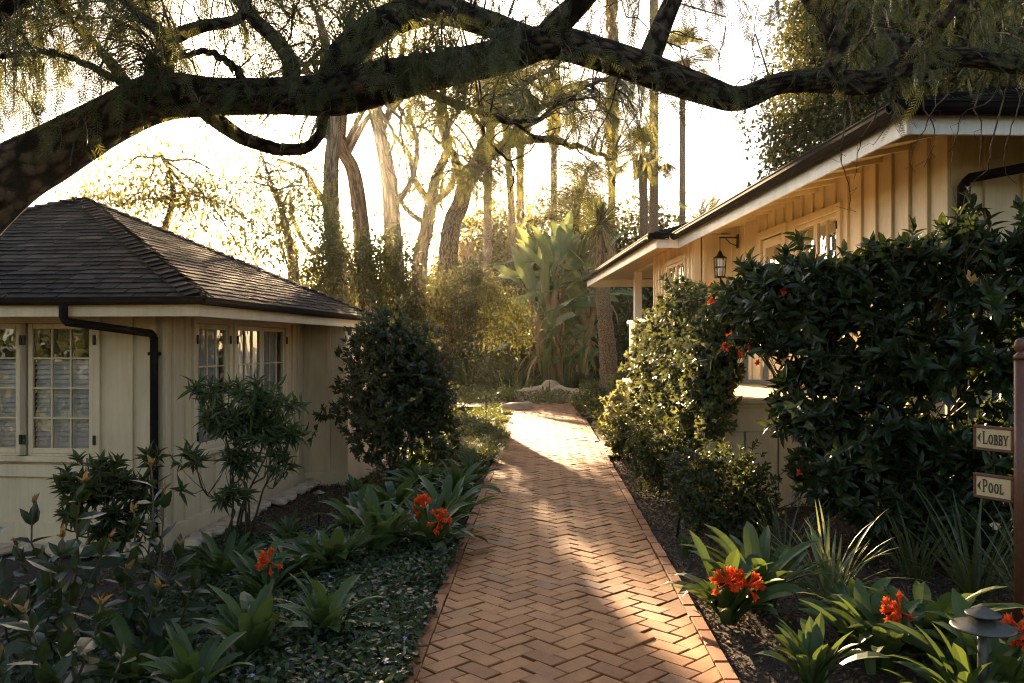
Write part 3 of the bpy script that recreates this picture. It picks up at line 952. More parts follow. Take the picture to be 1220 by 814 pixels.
# ------------------------------------------------------------------ porch cottage with porch
def build_right():
    ang = math.atan(0.033)
    t = thing('cottage', 'raised cream cottage with white fascia, railed porch and hanging lantern', 'cottage', (3.80, 7.26, 0), ang)
    zt = 3.56
    def LS(V):                                             # wall facing -x, u along y
        V = np.asarray(V, float); return np.stack([V[:, 1], V[:, 0], V[:, 2]], 1)
    def LW(V):
        V = np.asarray(V, float); return np.stack([V[:, 1] - 0.62, V[:, 0], V[:, 2]], 1)
    w = MB()
    def join(fn, to):
        q = mapped(to, fn); w.v.extend(q.v); w.r.extend(q.r); w.f.extend([f + w.n for f in q.f]); w.n += q.n
    hs = [(2.3, 3.62, 1.85, 3.12), (4.05, 4.95, 1.0, 3.12)]
    join(lambda mb: wall_panel(mb, 0.0, 6.45, -0.1, zt, hs, base=0.2, bspace=0.335, off=0.01), LS)
    join(lambda mb: wall_panel(mb, 0.102, 9.0, -0.1, zt, [(2.2, 3.6, 1.7, 3.0)], base=0.2, bspace=0.335, off=0.18), lambda V: np.asarray(V))
    hw = [(0.55, 2.0, 1.85, 3.0)]
    join(lambda mb: wall_panel(mb, 6.40, 9.7, -0.1, zt, [(7.05, 8.35, 1.85, 3.05)], base=0.2, bspace=0.26, off=0.05), LW)
    join(lambda mb: wall_panel(mb, -0.50, 0.0, -0.1, zt, [], base=0.2, bspace=0.24, off=0.02), xf((0.0, 6.40, 0)))
    w.box((-0.52, 9.6, -0.1), (9.0, 9.7, zt)); w.box((8.9, 0.1, -0.1), (9.0, 15.0, zt))
    w.bbox((-0.40, 9.72, -0.1), (-0.30, 13.2, 1.12), 0.005)             # knee wall of the far porch
    w.bbox((-0.40, 13.1, -0.1), (6.0, 13.2, 1.12), 0.005)
    w.build('wall', M['wall'], t)
    window(t, LS, 2.3, 3.62, 1.85, 3.12, 2, cols=2, rows=3, blind=False, curtain=True, trim=0.09, m=M['trim'])
    window(t, LW, 7.05, 8.35, 1.85, 3.05, 2, cols=2, rows=3, blind=False, curtain=True, trim=0.09, m=M['trim'])
    window(t, lambda V: np.asarray(V), 2.2, 3.6, 1.7, 3.0, 2, blind='half')
    # door
    def dr(mb):
        mb.bbox((4.07, 0.0, 1.02), (4.93, 0.03, 2.35), 0.004)
        mb.bbox((4.07, 0.0, 2.35), (4.19, 0.03, 3.10), 0.004); mb.bbox((4.81, 0.0, 2.35), (4.93, 0.03, 3.10), 0.004)
        mb.bbox((4.19, 0.0, 2.98), (4.81, 0.029, 3.10), 0.004)
        for a in (4.15, 4.53): mb.bbox((a, -0.012, 1.15), (a + 0.32, 0.002, 2.2), 0.006)
    d = mapped(LS, dr).build('door', M['trim'], t)
    mapped(LS, lambda mb: mb.poly([(4.18, 0.014, 2.34), (4.82, 0.014, 2.34), (4.82, 0.014, 2.99), (4.18, 0.014, 2.99)])).build('pane', M['glass'], d)
    mapped(LS, lambda mb: mb.box((4.1, 0.2, 2.2), (4.9, 0.21, 3.1))).build('backing', M['dark'], d)
    mapped(LS, lambda mb: mb.bbox((4.84, -0.06, 1.95), (4.9, 0.01, 2.01), 0.02)).build('handle', M['iron'], d)
    def df(mb):
        mb.bbox((3.94, -0.035, 1.0), (4.05, 0.02, 3.12), 0.004); mb.bbox((4.95, -0.035, 1.0), (5.06, 0.02, 3.12), 0.004); mb.bbox((3.92, -0.037, 3.12), (5.08, 0.02, 3.23), 0.004)
    mapped(LS, df).build('door_frame', M['trim'], d)
    # roof slabs
    He = 3.34; pit = math.tan(math.radians(20))
    x0, x1, y0, y1 = -0.86, 9.9, -0.94, 15.6
    xw = -1.22; yw = 6.44
    xm = (x0 + x1) / 2; zr = He + 0.06 + (xm - x0) * pit
    r = MB()
    e = 0.02
    A = (x0 - e, y0 - e, He + 0.05); B = (x1 + e, y0 - e, He + 0.05); C_ = (x1 + e, y1, He + 0.05); D = (x0 - e, yw + 0.5, He + 0.05)
    run = xm - x0 + e
    R0 = (xm, y0 - e + run, He + 0.05 + run * pit); R1 = (xm, yw + 3.0, R0[2])
    shingle_face(r, A, B, [R0], 0.16, (0.2, 0.34)); shingle_face(r, D, A, [R0, R1], 0.16, (0.2, 0.34)); shingle_face(r, B, C_, [R1, R0], 0.5, (0.6, 0.9))
    # far wing
    A2 = (xw - e, yw - e, He + 0.05); D2 = (xw - e, y1 + e, He + 0.05); run2 = xm - xw + e
    Q0 = (xm, yw - e + run2, He + 0.05 + run2 * pit); Q1 = (xm, y1 + e - run2, Q0[2])
    ymid = (yw + y1) / 2; run3 = (y1 - yw) / 2 + e
    K0 = (xw - e + run3, ymid, He + 0.05 + run3 * pit); K1 = (x1 - run3, ymid, K0[2])
    E2 = (x1 + e, y1 + e, He + 0.05); B2 = (x1 + e, yw - e, He + 0.05)
    shingle_face(r, D2, A2, [K0], 0.16, (0.2, 0.34)); shingle_face(r, A2, B2, [K1, K0], 0.16, (0.2, 0.34)); shingle_face(r, E2, D2, [K0, K1], 0.4, (0.4, 0.6))
    rf = r.build('roof', M['shingle'], t)
    
    for qa, qb in ((A, R0), (A2, K0), (D2, K0)):
        hc = MB(); hip_caps(hc, qa, qb); hc.build('hip_cap', M['shingle'], rf)
    # sloped soffit boards and rafters
    s = MB()
    s.poly([(x0, y0, He - 0.01), (x0, yw, He - 0.01), (0.3, yw, He - 0.01 + 1.16 * pit * 0.55), (0.3, 0.3, He - 0.01 + 1.16 * pit * 0.55)])
    s.poly([(x0, y0, He - 0.01), (0.3, 0.3, He - 0.01 + 1.16 * pit * 0.55), (9.5, 0.3, He - 0.01 + 1.16 * pit * 0.55), (x1, y0, He - 0.01)])
    s.poly([(xw, yw, He - 0.012), (xw, y1, He - 0.012), (0.2, y1, He + 0.05), (0.2, yw, He + 0.05)])
    s.poly([(0.2, 9.75, He + 0.05), (0.2, y1, He + 0.05), (9.5, y1, He + 0.05), (9.5, 9.75, He + 0.05)])
    for y in np.arange(-0.4, 6.3, 0.55):
        s.add([(x0 + .01, y, He - .05), (x0 + .01, y + .045, He - .05), (0, y + .045, He + .11), (0, y, He + .11), (x0 + .01, y, He - .01), (x0 + .01, y + .045, He - .01), (0, y + .045, He + .16), (0, y, He + .16)], np.array([(0, 1, 2, 3), (0, 4, 5, 1), (1, 5, 6, 2), (0, 3, 7, 4)]))
    s.build('soffit', M['trim'], t)
    fa = MB(); fh0, fh1 = He - 0.17, He + 0.03
    fa.bbox((x0 - 0.024, y0 - 0.024, fh0), (x0, yw, fh1), 0.004)
    fa.bbox((x0, y0 - 0.0245, fh0), (x1, y0 - 0.0005, fh1), 0.004)
    fa.bbox((xw, yw - 0.024, fh0), (x0 - 0.026, yw, fh1), 0.004)
    fa.bbox((xw - 0.024, yw - 0.024, fh0 - .001), (xw, y1, fh1), 0.004)
    fa.bbox((xw, y1 - 0.03, fh0), (x1, y1, fh1), 0.004)
    fa.bbox((-0.62, 0.0, zt - 0.16), (-0.60, 0.01, zt - 0.1), 0.002)
    fa.build('fascia', M['white'], t)
    for a, b_, o in (((x0 - 0.026, y0 - 0.19, He + 0.04), (x0 - 0.026, yw - 0.03, He + 0.04), (-1, 0, 0)), ((x0 - 0.19, y0 - 0.026, He + 0.038), (x1, y0 - 0.026, He + 0.038), (0, -1, 0)),
                     ((xw - 0.026, yw - 0.19, He + 0.04), (xw - 0.026, y1, He + 0.04), (-1, 0, 0)), ((xw - 0.19, yw - 0.026, He + 0.038), (x0 - 0.2, yw - 0.026, He + 0.038), (0, -1, 0))):
        g = MB(); gutter(g, a, b_, o, 0.072); g.build('gutter', M['gutter'], t)
    d = MB()
    pts = [(0.95, y0 - 0.08, He - 0.02), (0.95, y0 - 0.08, He - 0.18), (0.92, y0 - 0.02, He - 0.24), (0.10, -0.10, 3.02), (0.055, -0.075, 2.95), (0.055, -0.07, 0.0)]
    pp = []
    for a, b_ in zip(pts, pts[1:]): pp += [np.array(a) + (np.array(b_) - np.array(a)) * k for k in (0, 0.5)]
    pp.append(np.array(pts[-1]))
    d.tube(pp, 0.042, 10); d.build('downpipe', M['gutter'], t, True)
    # porch deck towards the path
    xd = -1.80; yd0, yd1 = 1.14, 6.1; zd = 1.03
    dk = MB()
    dk.bbox((xd, yd0, zd - 0.06), (-0.024, yd1, zd - 0.02), 0.004)
    dk.build('porch_floor', M['trim'], t)
    b = MB()
    b.bbox((xd + 0.03, yd0 + 0.075, -0.1), (-0.026, yd0 + 0.1, zd - 0.062), 0.003)
    b.bbox((xd + 0.03, yd0 + 0.06, -0.1), (xd + 0.06, yd1, zd - 0.062), 0.003)
    b.bbox((xd + 0.026, yd0 + 0.008, zd - 0.30), (-0.03, yd0 + 0.03, zd - 0.063), 0.004)       # frieze
    b.bbox((xd + 0.026, yd0 + 0.012, -0.1), (-0.03, yd0 + 0.03, 0.14), 0.004)
    us = np.arange(xd + 0.03, -0.03, 0.335)
    for u in us: b.bbox((u + 0.009, yd0 + 0.02, 0.141), (min(u + 0.326, -.03), yd0 + 0.04, zd - 0.302), 0.004)
    us = np.arange(yd0 + 0.06, yd1, 0.335)
    for u in us: b.bbox((xd + 0.018, u + 0.006, 0.0), (xd + 0.03, min(u + 0.32, yd1), zd - 0.3), 0.004)
    b.build('porch_base', M['wall'], t)
    cp = MB()
    cp.bbox((xd - 0.05, yd0 - 0.05, zd - 0.018), (-0.05, yd0 + 0.14, zd + 0.03), 0.008)
    cp.bbox((xd - 0.05, yd0 + 0.142, zd - 0.018), (xd + 0.14, yd1, zd + 0.03), 0.008)
    cp.build('porch_ledge', M['trim'], t)
    rl = MB()
    for z0, z1 in ((1.20, 1.25), (1.92, 1.97)):
        rl.bbox((xd + 0.08, yd0 + 0.02, z0), (-0.1, yd0 + 0.07, z1), 0.006); rl.bbox((xd + 0.02, yd0 + 0.14, z0), (xd + 0.07, yd1, z1), 0.006)
    ra = rl.build('railing', M['white'], t)
    for x in np.arange(xd + 0.17, -0.1, 0.205):
        rl = MB(); rl.bbox((x - 0.027, yd0 + 0.03, 1.25), (x + 0.027, yd0 + 0.06, 1.92), 0.004); rl.build('baluster', M['white'], ra)
    for y in np.arange(yd0 + 0.25, yd1, 0.205):
        rl = MB(); rl.bbox((xd + 0.03, y - 0.027, 1.25), (xd + 0.06, y + 0.027, 1.92), 0.004); rl.build('baluster', M['white'], ra)
    ps = MB()
    ps.bbox((xd, yd0, zd + 0.031), (xd + 0.09, yd0 + 0.09, 2.05), 0.006)
    ps.build('railing_post', M['white'], t)
    ps = MB()
    ps.bbox((-0.42, 12.95, 1.13), (-0.24, 13.13, He + 0.02), 0.01); ps.bbox((-0.46, 12.9, 1.12), (-0.20, 13.18, 1.2), 0.008)
    ps.bbox((-0.46, 12.9, 1.86), (-0.20, 13.18, 1.93), 0.008)
    ps.build('porch_post', M['white'], t)
    bm_ = MB(); bm_.bbox((-0.40, 9.7, zt - 0.22), (-0.26, 13.1, zt - 0.02), 0.005); bm_.build('porch_beam', M['white'], t)
    # lantern on the wall
    q = Matrix.Translation((3.80, 7.26, 0)) @ Matrix.Rotation(ang, 4, 'Z') @ Vector((-0.024, 6.02, 0.20))
    ln = thing('wall_lantern', 'black iron lantern hanging from a bracket on the porch cottage wall', 'lantern', q, ang)
    a = MB(); a.bbox((-0.02, -0.04, 2.92), (0.0, 0.04, 3.14), 0.006); a.tube([(0, 0, 3.09), (-0.30, 0, 3.09)], 0.012, 8); a.tube([(0, 0, 2.95), (-0.13, 0, 3.0), (-0.2, 0, 3.08)], 0.008, 6)
    a.build('bracket', M['iron'], ln)
    c = MB(); cx = -0.29
    c.tube([(cx, 0, 3.09), (cx, 0, 2.86)], 0.006, 6)
    c.tube([(cx, 0, 2.88), (cx, 0, 2.84), (cx, 0, 2.80), (cx, 0, 2.77)], [0.02, 0.035, 0.06, 0.115], 8)
    for sx in (-1, 1):
        for sy in (-1, 1): c.tube([(cx + sx * 0.075, sy * 0.075, 2.77), (cx + sx * 0.06, sy * 0.06, 2.47)], 0.009, 6)
    for z, q_ in ((2.47, 0.068), (2.62, 0.072)):
        for k in range(4):
            u = [(q_, q_), (-q_, q_), (-q_, -q_), (q_, -q_), (q_, q_)]
            c.tube([(cx + u[k][0], u[k][1], z), (cx + u[k + 1][0], u[k + 1][1], z)], 0.008, 5)
    c.bbox((cx - 0.07, -0.07, 2.45), (cx + 0.07, 0.07, 2.465), 0.004)
    c.build('cage', M['iron'], ln)
    g = MB(); g.tube([(cx, 0, 2.48), (cx, 0, 2.75)], [0.052, 0.06], 4); g.build('glass', M['glass'], ln)
    g = MB(); g.tube([(cx, 0, 2.47), (cx, 0, 2.58)], 0.016, 8); g.build('candle', M['blind'], ln)
    return t


build_right()

# ------------------------------------------------------------------ the pepper tree arching over the path
class Limbs:
    """collects limb samples so twigs can be joined to the nearest wood"""
    def __init__(self): self.p = []; self.r = []
    def add(self, pts, rad): self.p.append(np.array(pts)); self.r.append(np.array(rad))
    def near(self, q):
        P_ = np.concatenate(self.p); R_ = np.concatenate(self.r)
        i = np.argmin(np.linalg.norm(P_ - q, axis=1)); return P_[i], R_[i]


def weep(mbL, mbT, start, ln, fl=0.2, step=0.05, out=None, fall=0.35, tw=0.004, mats=FROND):
    """a drooping shoot hung with feathery leaves"""
    n = max(4, int(ln / step))
    d = nrm((RNG.normal(0, 1, 3) if out is None else np.array(out, float)) * (1, 1, 0.4) + (0, 0, 0.15))
    p = np.array(start, float); pts = [p]; ds = [d]
    for i in range(n):
        d = nrm(d + np.array((0, 0, -fall)) + RNG.normal(0, 0.10, 3))
        p = p + d * step; pts.append(p); ds.append(d)
    pts = np.array(pts); ds = np.array(ds)
    if mbT is not None:
        mbT.tube(pts[::2] if len(pts) > 6 else pts, np.linspace(tw, tw * 0.3, len(pts[::2] if len(pts) > 6 else pts)), 4, cap=False)
    k = len(pts) - 1
    side = nrm(np.cross(ds[1:], (0.2, 0.3, 1.0)) + RNG.normal(0, 0.5, (k, 3)))
    alt = np.where(np.arange(k) % 2 == 0, 1, -1)[:, None]
    fd = nrm(ds[1:] * 0.7 + side * alt * 0.75 + np.array((0, 0, -0.35)))
    _, s, nn = frame(fd, spin=0.5)
    sc = fl * (0.6 + 0.6 * RNG.random(k))
    v = RNG.integers(0, 3)
    mbL.stamp(mats[v], pts[1:], fd, s, nn, sc, sc, rnd=np.clip(RNG.random() * 0.6 + RNG.random(k) * 0.4, 0, 1))


def build_pepper():
    t = thing('pepper_tree', 'old pepper tree with rough dark trunk arching right across the top of the view', 'tree', (-5.1, 4.2, GL))
    o = np.array(t.location)
    lm = Limbs()
    main = [((-5.1, 4.2, GL - 0.1), .44), ((-4.95, 4.25, 0.5), .36), ((-4.3, 4.5, 1.25), .31)]
    for x, y, z, r in ((-120, 330, 4.85, .22), (0, 220, 4.95, .185), (60, 183, 5.0, .165), (130, 143, 5.0, .140), (190, 116, 5.0, .140), (260, 115, 5.0, .112), (330, 114, 5.0, .108), (400, 112, 5.0, .125), (450, 99, 5.0, .13),
                       (520, 84, 5.05, .11), (600, 66, 5.1, .105), (655, 50, 5.1, .10), (720, 66, 5.15, .10), (780, 86, 5.2, .10), (840, 107, 5.2, .088), (880, 117, 5.2, .075), (930, 99, 5.2, .066),
                       (985, 96, 5.2, .075), (1040, 97, 5.2, .073), (1090, 74, 5.2, .068), (1150, 68, 5.2, .06), (1230, 78, 5.2, .055), (1330, 70, 5.2, .04), (1420, 40, 5.1, .02)):
        main.append((tuple(P(x, y, z)), r))
    A = np.array([(*p, r) for p, r in main])
    sp = spline(A, 460)
    mb = MB(); mb.tube(sp[:, :3] - o, sp[:, 3], 56, rough=0.25, seed=1.0, ridge=1.0)
    mb.build('trunk', M['bark'], t, True)
    lm.add(sp[50::3, :3], sp[50::3, 3])
    limbs = [
        [(395, 112, 5.0, .10), (405, 75, 5.0, .10), (435, 42, 5.05, .10), (480, 18, 5.1, .095), (530, 13, 5.1, .085), (575, 26, 5.1, .08), (620, 42, 5.1, .075), (650, 52, 5.1, .07)],
        [(645, 52, 5.1, .085), (665, 28, 5.05, .08), (685, 8, 5.0, .07), (710, -18, 4.9, .06), (760, -70, 4.7, .04)],
        [(770, 80, 5.2, .075), (785, 40, 5.25, .065), (795, 15, 5.3, .06), (815, -30, 5.4, .045), (830, -90, 5.5, .025)],
        [(985, 97, 5.2, .07), (1001, 65, 5.2, .066), (993, 38, 5.2, .062), (972, 5, 5.2, .055), (940, -40, 5.2, .045), (900, -90, 5.1, .03)],
        [(345, 105, 5.0, .055), (347, 78, 5.05, .05), (330, 48, 5.1, .046), (302, 22, 5.15, .042), (280, -10, 5.2, .036), (240, -60, 5.3, .025)],
        [(190, 95, 5.0, .09), (194, 68, 4.95, .065), (207, 45, 4.95, .045), (241, 31, 4.95, .036), (286, 20, 5.0, .03), (300, -25, 5.0, .022)],
        [(204, 48, 4.95, .04), (175, 24, 4.9, .034), (148, 0, 4.9, .028), (110, -40, 4.8, .02)],
        [(150, 100, 5.0, .035), (131, 91, 4.9, .024), (86, 69, 4.8, .02), (34, 62, 4.7, .016), (-40, 75, 4.6, .01)],
        [(235, 118, 5.0, .06), (256, 141, 5.15, .052), (290, 164, 5.3, .044), (327, 176, 5.4, .042), (360, 177, 5.45, .038), (380, 162, 5.5, .034), (386, 135, 5.5, .030), (388, 112, 5.4, .026)],
        [(160, 110, 5.0, .04), (120, 60, 5.1, .03), (80, 20, 5.2, .024), (50, -20, 5.3, .018)],
        [(300, 108, 5.0, .03), (270, 72, 4.9, .022), (235, 62, 4.8, .018), (190, 80, 4.7, .012)],
        [(470, 95, 5.05, .03), (545, 125, 5.6, .022), (575, 134, 5.9, .02), (610, 144, 6.2, .018), (640, 142, 6.4, .015), (672, 122, 6.6, .012), (710, 115, 6.8, .006)],
        [(610, 144, 6.2, .014), (640, 165, 6.4, .012), (680, 175, 6.6, .008), (715, 198, 6.8, .004)],
        [(560, 130, 5.7, .014), (585, 170, 5.8, .01), (612, 200, 5.9, .006), (605, 235, 6.0, .003)],
        [(1090, 75, 5.2, .05), (1120, 30, 5.0, .04), (1160, -20, 4.8, .03), (1200, -70, 4.6, .02)],
        [(1100, 72, 5.2, .03), (1060, 40, 5.3, .024), (1040, 0, 5.4, .018), (1030, -50, 5.4, .012)],
        [(-75, 285, 4.9, .11), (-95, 200, 4.8, .09), (-80, 100, 4.6, .08), (-20, 30, 4.5, .07), (40, -30, 4.4, .05)],
    ]
    for i, lb in enumerate(limbs):
        a = np.array([(*P(x, y, z), r) for x, y, z, r in lb])
        n = 110 if lb[0][3] > 0.05 else 30
        s_ = spline(a, n)
        if lb[0][3] < 0.04: s_[2:-1, :3] += RNG.normal(0, 0.006, (n - 3, 3))
        elif lb[0][3] < 0.075: s_[3:-3:9, :3] += RNG.normal(0, 0.012, (len(s_[3:-3:9]), 3)); s_[4:-4, :3] = (s_[2:-6, :3] + s_[3:-5, :3] + s_[4:-4, :3] + s_[5:-3, :3] + s_[6:-2, :3]) / 5
        mb = MB(); mb.tube(s_[:, :3] - o, np.maximum(s_[:, 3], .002), 28 if lb[0][3] > 0.05 else 8, rough=0.24 if lb[0][3] > .03 else 0.12, seed=5.0 + i, ridge=1.0 if lb[0][3] > .05 else 0)
        mb.build('limb', M['bark'], t, True)
        lm.add(s_[:, :3], s_[:, 3])
    L_, T_ = MB(), MB()
    regions = [  # px box, count, depth range, length range
        (-60, 200, -60, 60, 150, 4.2, 5.8, .22, .55), (150, 420, -60, 70, 135, 4.6, 6.4, .2, .5), (-80, 50, 20, 100, 34, 4.2, 5.4, .25, .5), (60, 240, 50, 96, 26, 4.4, 5.2, .15, .35),
        (390, 560, -60, 20, 45, 4.5, 6.0, .2, .5), (430, 640, 15, 80, 44, 4.4, 5.0, .15, .38), (560, 780, -60, 20, 34, 4.6, 6.4, .2, .45),
        (790, 960, -50, 0, 22, 4.9, 6.0, .25, .55), (960, 1260, -80, 55, 56, 4.4, 6.6, .2, .45), (1050, 1260, 40, 90, 12, 4.6, 5.4, .15, .3),
        (225, 262, 118, 130, 7, 4.72, 4.82, .16, .28), (75, 105, 135, 165, 6, 4.68, 4.78, .14, .24), (280, 420, 118, 132, 10, 4.8, 4.9, .10, .2), (330, 420, 95, 130, 9, 4.8, 5.0, .1, .25), (560, 760, 100, 150, 26, 5.6, 7.2, .25, .6), (790, 860, 30, 100, 8, 5, 5.5, .2, .4),
        (440, 560, 90, 115, 10, 4.8, 5.2, .15, .35), (120, 420, 80, 125, 34, 4.75, 4.92, .08, .2), (430, 760, 40, 105, 40, 4.8, 5.0, .08, .2), (780, 1100, 75, 125, 26, 5.0, 5.2, .05, .16),
    ]
    for x0, x1, y0, y1, n, z0, z1, l0, l1 in regions:
        for _ in range(n):
            q = P(RNG.uniform(x0, x1), RNG.uniform(y0, y1), RNG.uniform(z0, z1))
            w, r = lm.near(q)
            d = np.linalg.norm(q - w)
            if d > 0.06:
                c = limb(w, q, 5, 0.12, 0.05)
                T_.tube(c - o, np.linspace(min(r, 0.004 + 0.007 * d), 0.003, len(c)), 5, cap=False)
            weep(L_, T_, q - o, RNG.uniform(l0, l1), 0.15, 0.042, out=(q - w) + RNG.normal(0, .2, 3))
            if d > 0.35:
                m_ = c[len(c) // 2] - o
                weep(L_, T_, m_, RNG.uniform(l0, l1) * 0.7, 0.16, 0.05)
    # out-of-view foliage added to the crown overhead and behind, shading the foreground
    for _ in range(150):
        q = np.array((RNG.uniform(-6.5, 6.5), RNG.uniform(-6.0, 3.6), 0.0)); q[2] = RNG.uniform(3.6, 6.5) + max(0, q[1]) * .25
        wv = q + RNG.normal(0, .5, 3)
        T_.tube(limb(wv, q, 4, .1, .05) - o, np.linspace(.01, .004, 8), 4, cap=False)
        for _k in range(2): weep(L_, None, q - o + RNG.normal(0, .15, 3), RNG.uniform(.5, 1.0), 0.34, 0.07)
    for e in ((-3.0, -3.0, 4.6), (0.5, -2.5, 5.0), (3.5, -3.5, 4.8), (-1.0, 1.0, 5.2), (3.0, 1.0, 5.0)):
        c = limb(P(-60, 120, 4.6) if e[0] < 0 else P(687, 6, 5.0), e, 9, .12, .05); T_.tube(c - o, np.linspace(.035, .015, len(c)), 8, rough=.1)
    # bare hanging twigs in front of the right eaves
    for x, y, l in ((1004, 165, .5), (1045, 130, .5), (1070, 120, .35), (1100, 120, .45), (1130, 110, .7), (1190, 100, .9), (1212, 105, .7), (1160, 130, .4), (1180, 175, .7), (865, 20, .5), (900, 40, .4), (820, 60, .4)):
        q = P(x, y, 5.25); w, r = lm.near(q)
        p = q - o; pts = [w - o, p]; d = np.array((0, 0, -1.0))
        for k in range(int(l / 0.05)):
            d = nrm(d + RNG.normal(0, 0.28, 3) + (0, 0, -0.18)); p = p + d * 0.05; pts.append(p)
            if RNG.random() < 0.25:
                T_.tube([p, p + nrm(RNG.normal(0, 1, 3)) * 0.05, p + nrm(RNG.normal(0, 1, 3)) * 0.09], [.002, .0015, .001], 4, cap=False)
        T_.tube(pts, np.linspace(.005, .0018, len(pts)), 5, cap=False)
    T_.build('twigs', M['bark_brown'], t, True)
    L_.build('crown', L['pepper'], t)


build_pepper()


# ------------------------------------------------------------------ trees behind
def tree(name, label, trunk, blobs, ncl, per, ln, m_leaf, m_bark, cr=None, group=None, sides=10, limbs=7, rough=0.08, T=QUAD, lw=0.5, surf=0.45, extra=(), droop=0.3, branch_r=None, sub=2):
    """trunk: rows (x,y,z,r) in world; blobs: ellipsoids the crown fills"""
    tr = np.array(trunk, float)
    o = np.array((tr[0, 0], tr[0, 1], max(tr[0, 2], GL)))
    t = thing(name, label, 'tree', o, 0, group)
    sp = spline(tr, max(14, len(tr) * 7))
    mb = MB(); mb.tube(sp[:, :3] - o, np.maximum(sp[:, 3], .01), sides, rough=rough, seed=RNG.random() * 50)
    B = np.array(blobs, float)
    tips = []
    order = list(range(len(B)))
    for k in range(limbs):
        b = B[order[k % len(B)]]
        e = b[:3] + RNG.normal(0, 0.35, 3) * b[3:6]
        i = int(len(sp) * RNG.uniform(0.5, 0.98)); s0 = sp[i]
        c = limb(s0[:3], e, 6, 0.10, 0.06)
        r0 = (s0[3] * 0.55) if branch_r is None else branch_r
        mb.tube(c - o, np.linspace(r0, r0 * 0.25, len(c)), 6, rough=rough, seed=k)
        tips.append(c)
        for _ in range(sub):
            j = RNG.integers(len(c) // 3, len(c)); b2 = B[RNG.integers(len(B))] if RNG.random() < .3 else b
            e2 = b2[:3] + RNG.normal(0, 0.55, 3) * b2[3:6]
            c2 = limb(c[j], e2, 5, 0.08, 0.07)
            mb.tube(c2 - o, np.linspace(r0 * 0.4, r0 * 0.1, len(c2)), 5, cap=False)
    for e in extra:
        a = spline(np.array(e, float), 26)
        mb.tube(a[:, :3] - o, np.maximum(a[:, 3], .006), 8, rough=rough, seed=RNG.random() * 50)
    mb.build('trunk', m_bark, t, True)
    if ncl:
        q, u = blob_points(blobs, ncl, surf)
        lb = MB(); clusters(lb, q - o, u, per, cr or ln * 1.6, ln, lw, T, droop)
        lb.build('crown', m_leaf, t)
    return t


def PT(lst, z):
    """px rows (x, y, halfwidth px) -> trunk rows at depth z"""
    return [(*P(x, y, z), w * z / FPX) for x, y, w in lst]


def PB(lst, z):
    """px ellipses (x, y, rx, ry[, dz]) -> ellipsoids at depth z"""
    return [(*P(e[0], e[1], z + (e[4] if len(e) > 4 else 0)), e[2] * z / FPX, max(e[2], e[3]) * z / FPX * 0.8, e[3] * z / FPX) for e in lst]


def gy(z):
    return 410 + H * FPX / z

# trunks round the sun
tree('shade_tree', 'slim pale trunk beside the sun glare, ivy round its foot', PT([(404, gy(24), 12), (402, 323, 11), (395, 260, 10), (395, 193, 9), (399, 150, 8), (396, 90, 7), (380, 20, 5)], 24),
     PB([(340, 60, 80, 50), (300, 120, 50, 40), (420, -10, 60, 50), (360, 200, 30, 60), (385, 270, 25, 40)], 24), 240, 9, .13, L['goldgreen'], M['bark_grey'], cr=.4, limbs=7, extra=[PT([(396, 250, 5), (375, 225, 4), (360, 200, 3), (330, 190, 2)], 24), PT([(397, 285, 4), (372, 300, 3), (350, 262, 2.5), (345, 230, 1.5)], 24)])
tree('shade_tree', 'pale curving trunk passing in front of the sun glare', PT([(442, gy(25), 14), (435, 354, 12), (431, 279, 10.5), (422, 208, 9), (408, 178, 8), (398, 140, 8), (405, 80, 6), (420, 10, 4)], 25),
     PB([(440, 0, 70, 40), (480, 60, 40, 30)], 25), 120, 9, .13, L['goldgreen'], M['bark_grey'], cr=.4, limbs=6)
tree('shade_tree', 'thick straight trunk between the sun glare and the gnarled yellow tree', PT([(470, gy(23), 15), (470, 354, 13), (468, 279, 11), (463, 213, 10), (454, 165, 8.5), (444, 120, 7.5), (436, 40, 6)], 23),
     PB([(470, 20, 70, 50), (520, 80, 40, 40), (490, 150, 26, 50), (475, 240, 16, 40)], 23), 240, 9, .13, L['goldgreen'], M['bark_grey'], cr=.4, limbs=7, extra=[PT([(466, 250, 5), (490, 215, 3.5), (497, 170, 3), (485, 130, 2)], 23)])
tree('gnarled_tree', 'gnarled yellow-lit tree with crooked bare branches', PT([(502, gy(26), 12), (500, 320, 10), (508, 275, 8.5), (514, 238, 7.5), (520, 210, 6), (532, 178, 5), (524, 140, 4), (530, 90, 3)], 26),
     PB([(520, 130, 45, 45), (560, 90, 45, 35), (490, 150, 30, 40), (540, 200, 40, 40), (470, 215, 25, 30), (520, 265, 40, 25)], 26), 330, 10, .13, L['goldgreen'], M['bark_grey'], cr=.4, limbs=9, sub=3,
     extra=[PT([(511, 240, 5), (495, 215, 4), (488, 185, 3.5), (470, 160, 2)], 26), PT([(513, 245, 4.5), (535, 225, 4), (545, 205, 3.5), (575, 190, 2)], 26), PT([(509, 268, 4), (485, 250, 3), (470, 225, 2.5), (450, 215, 1.5)], 26)])


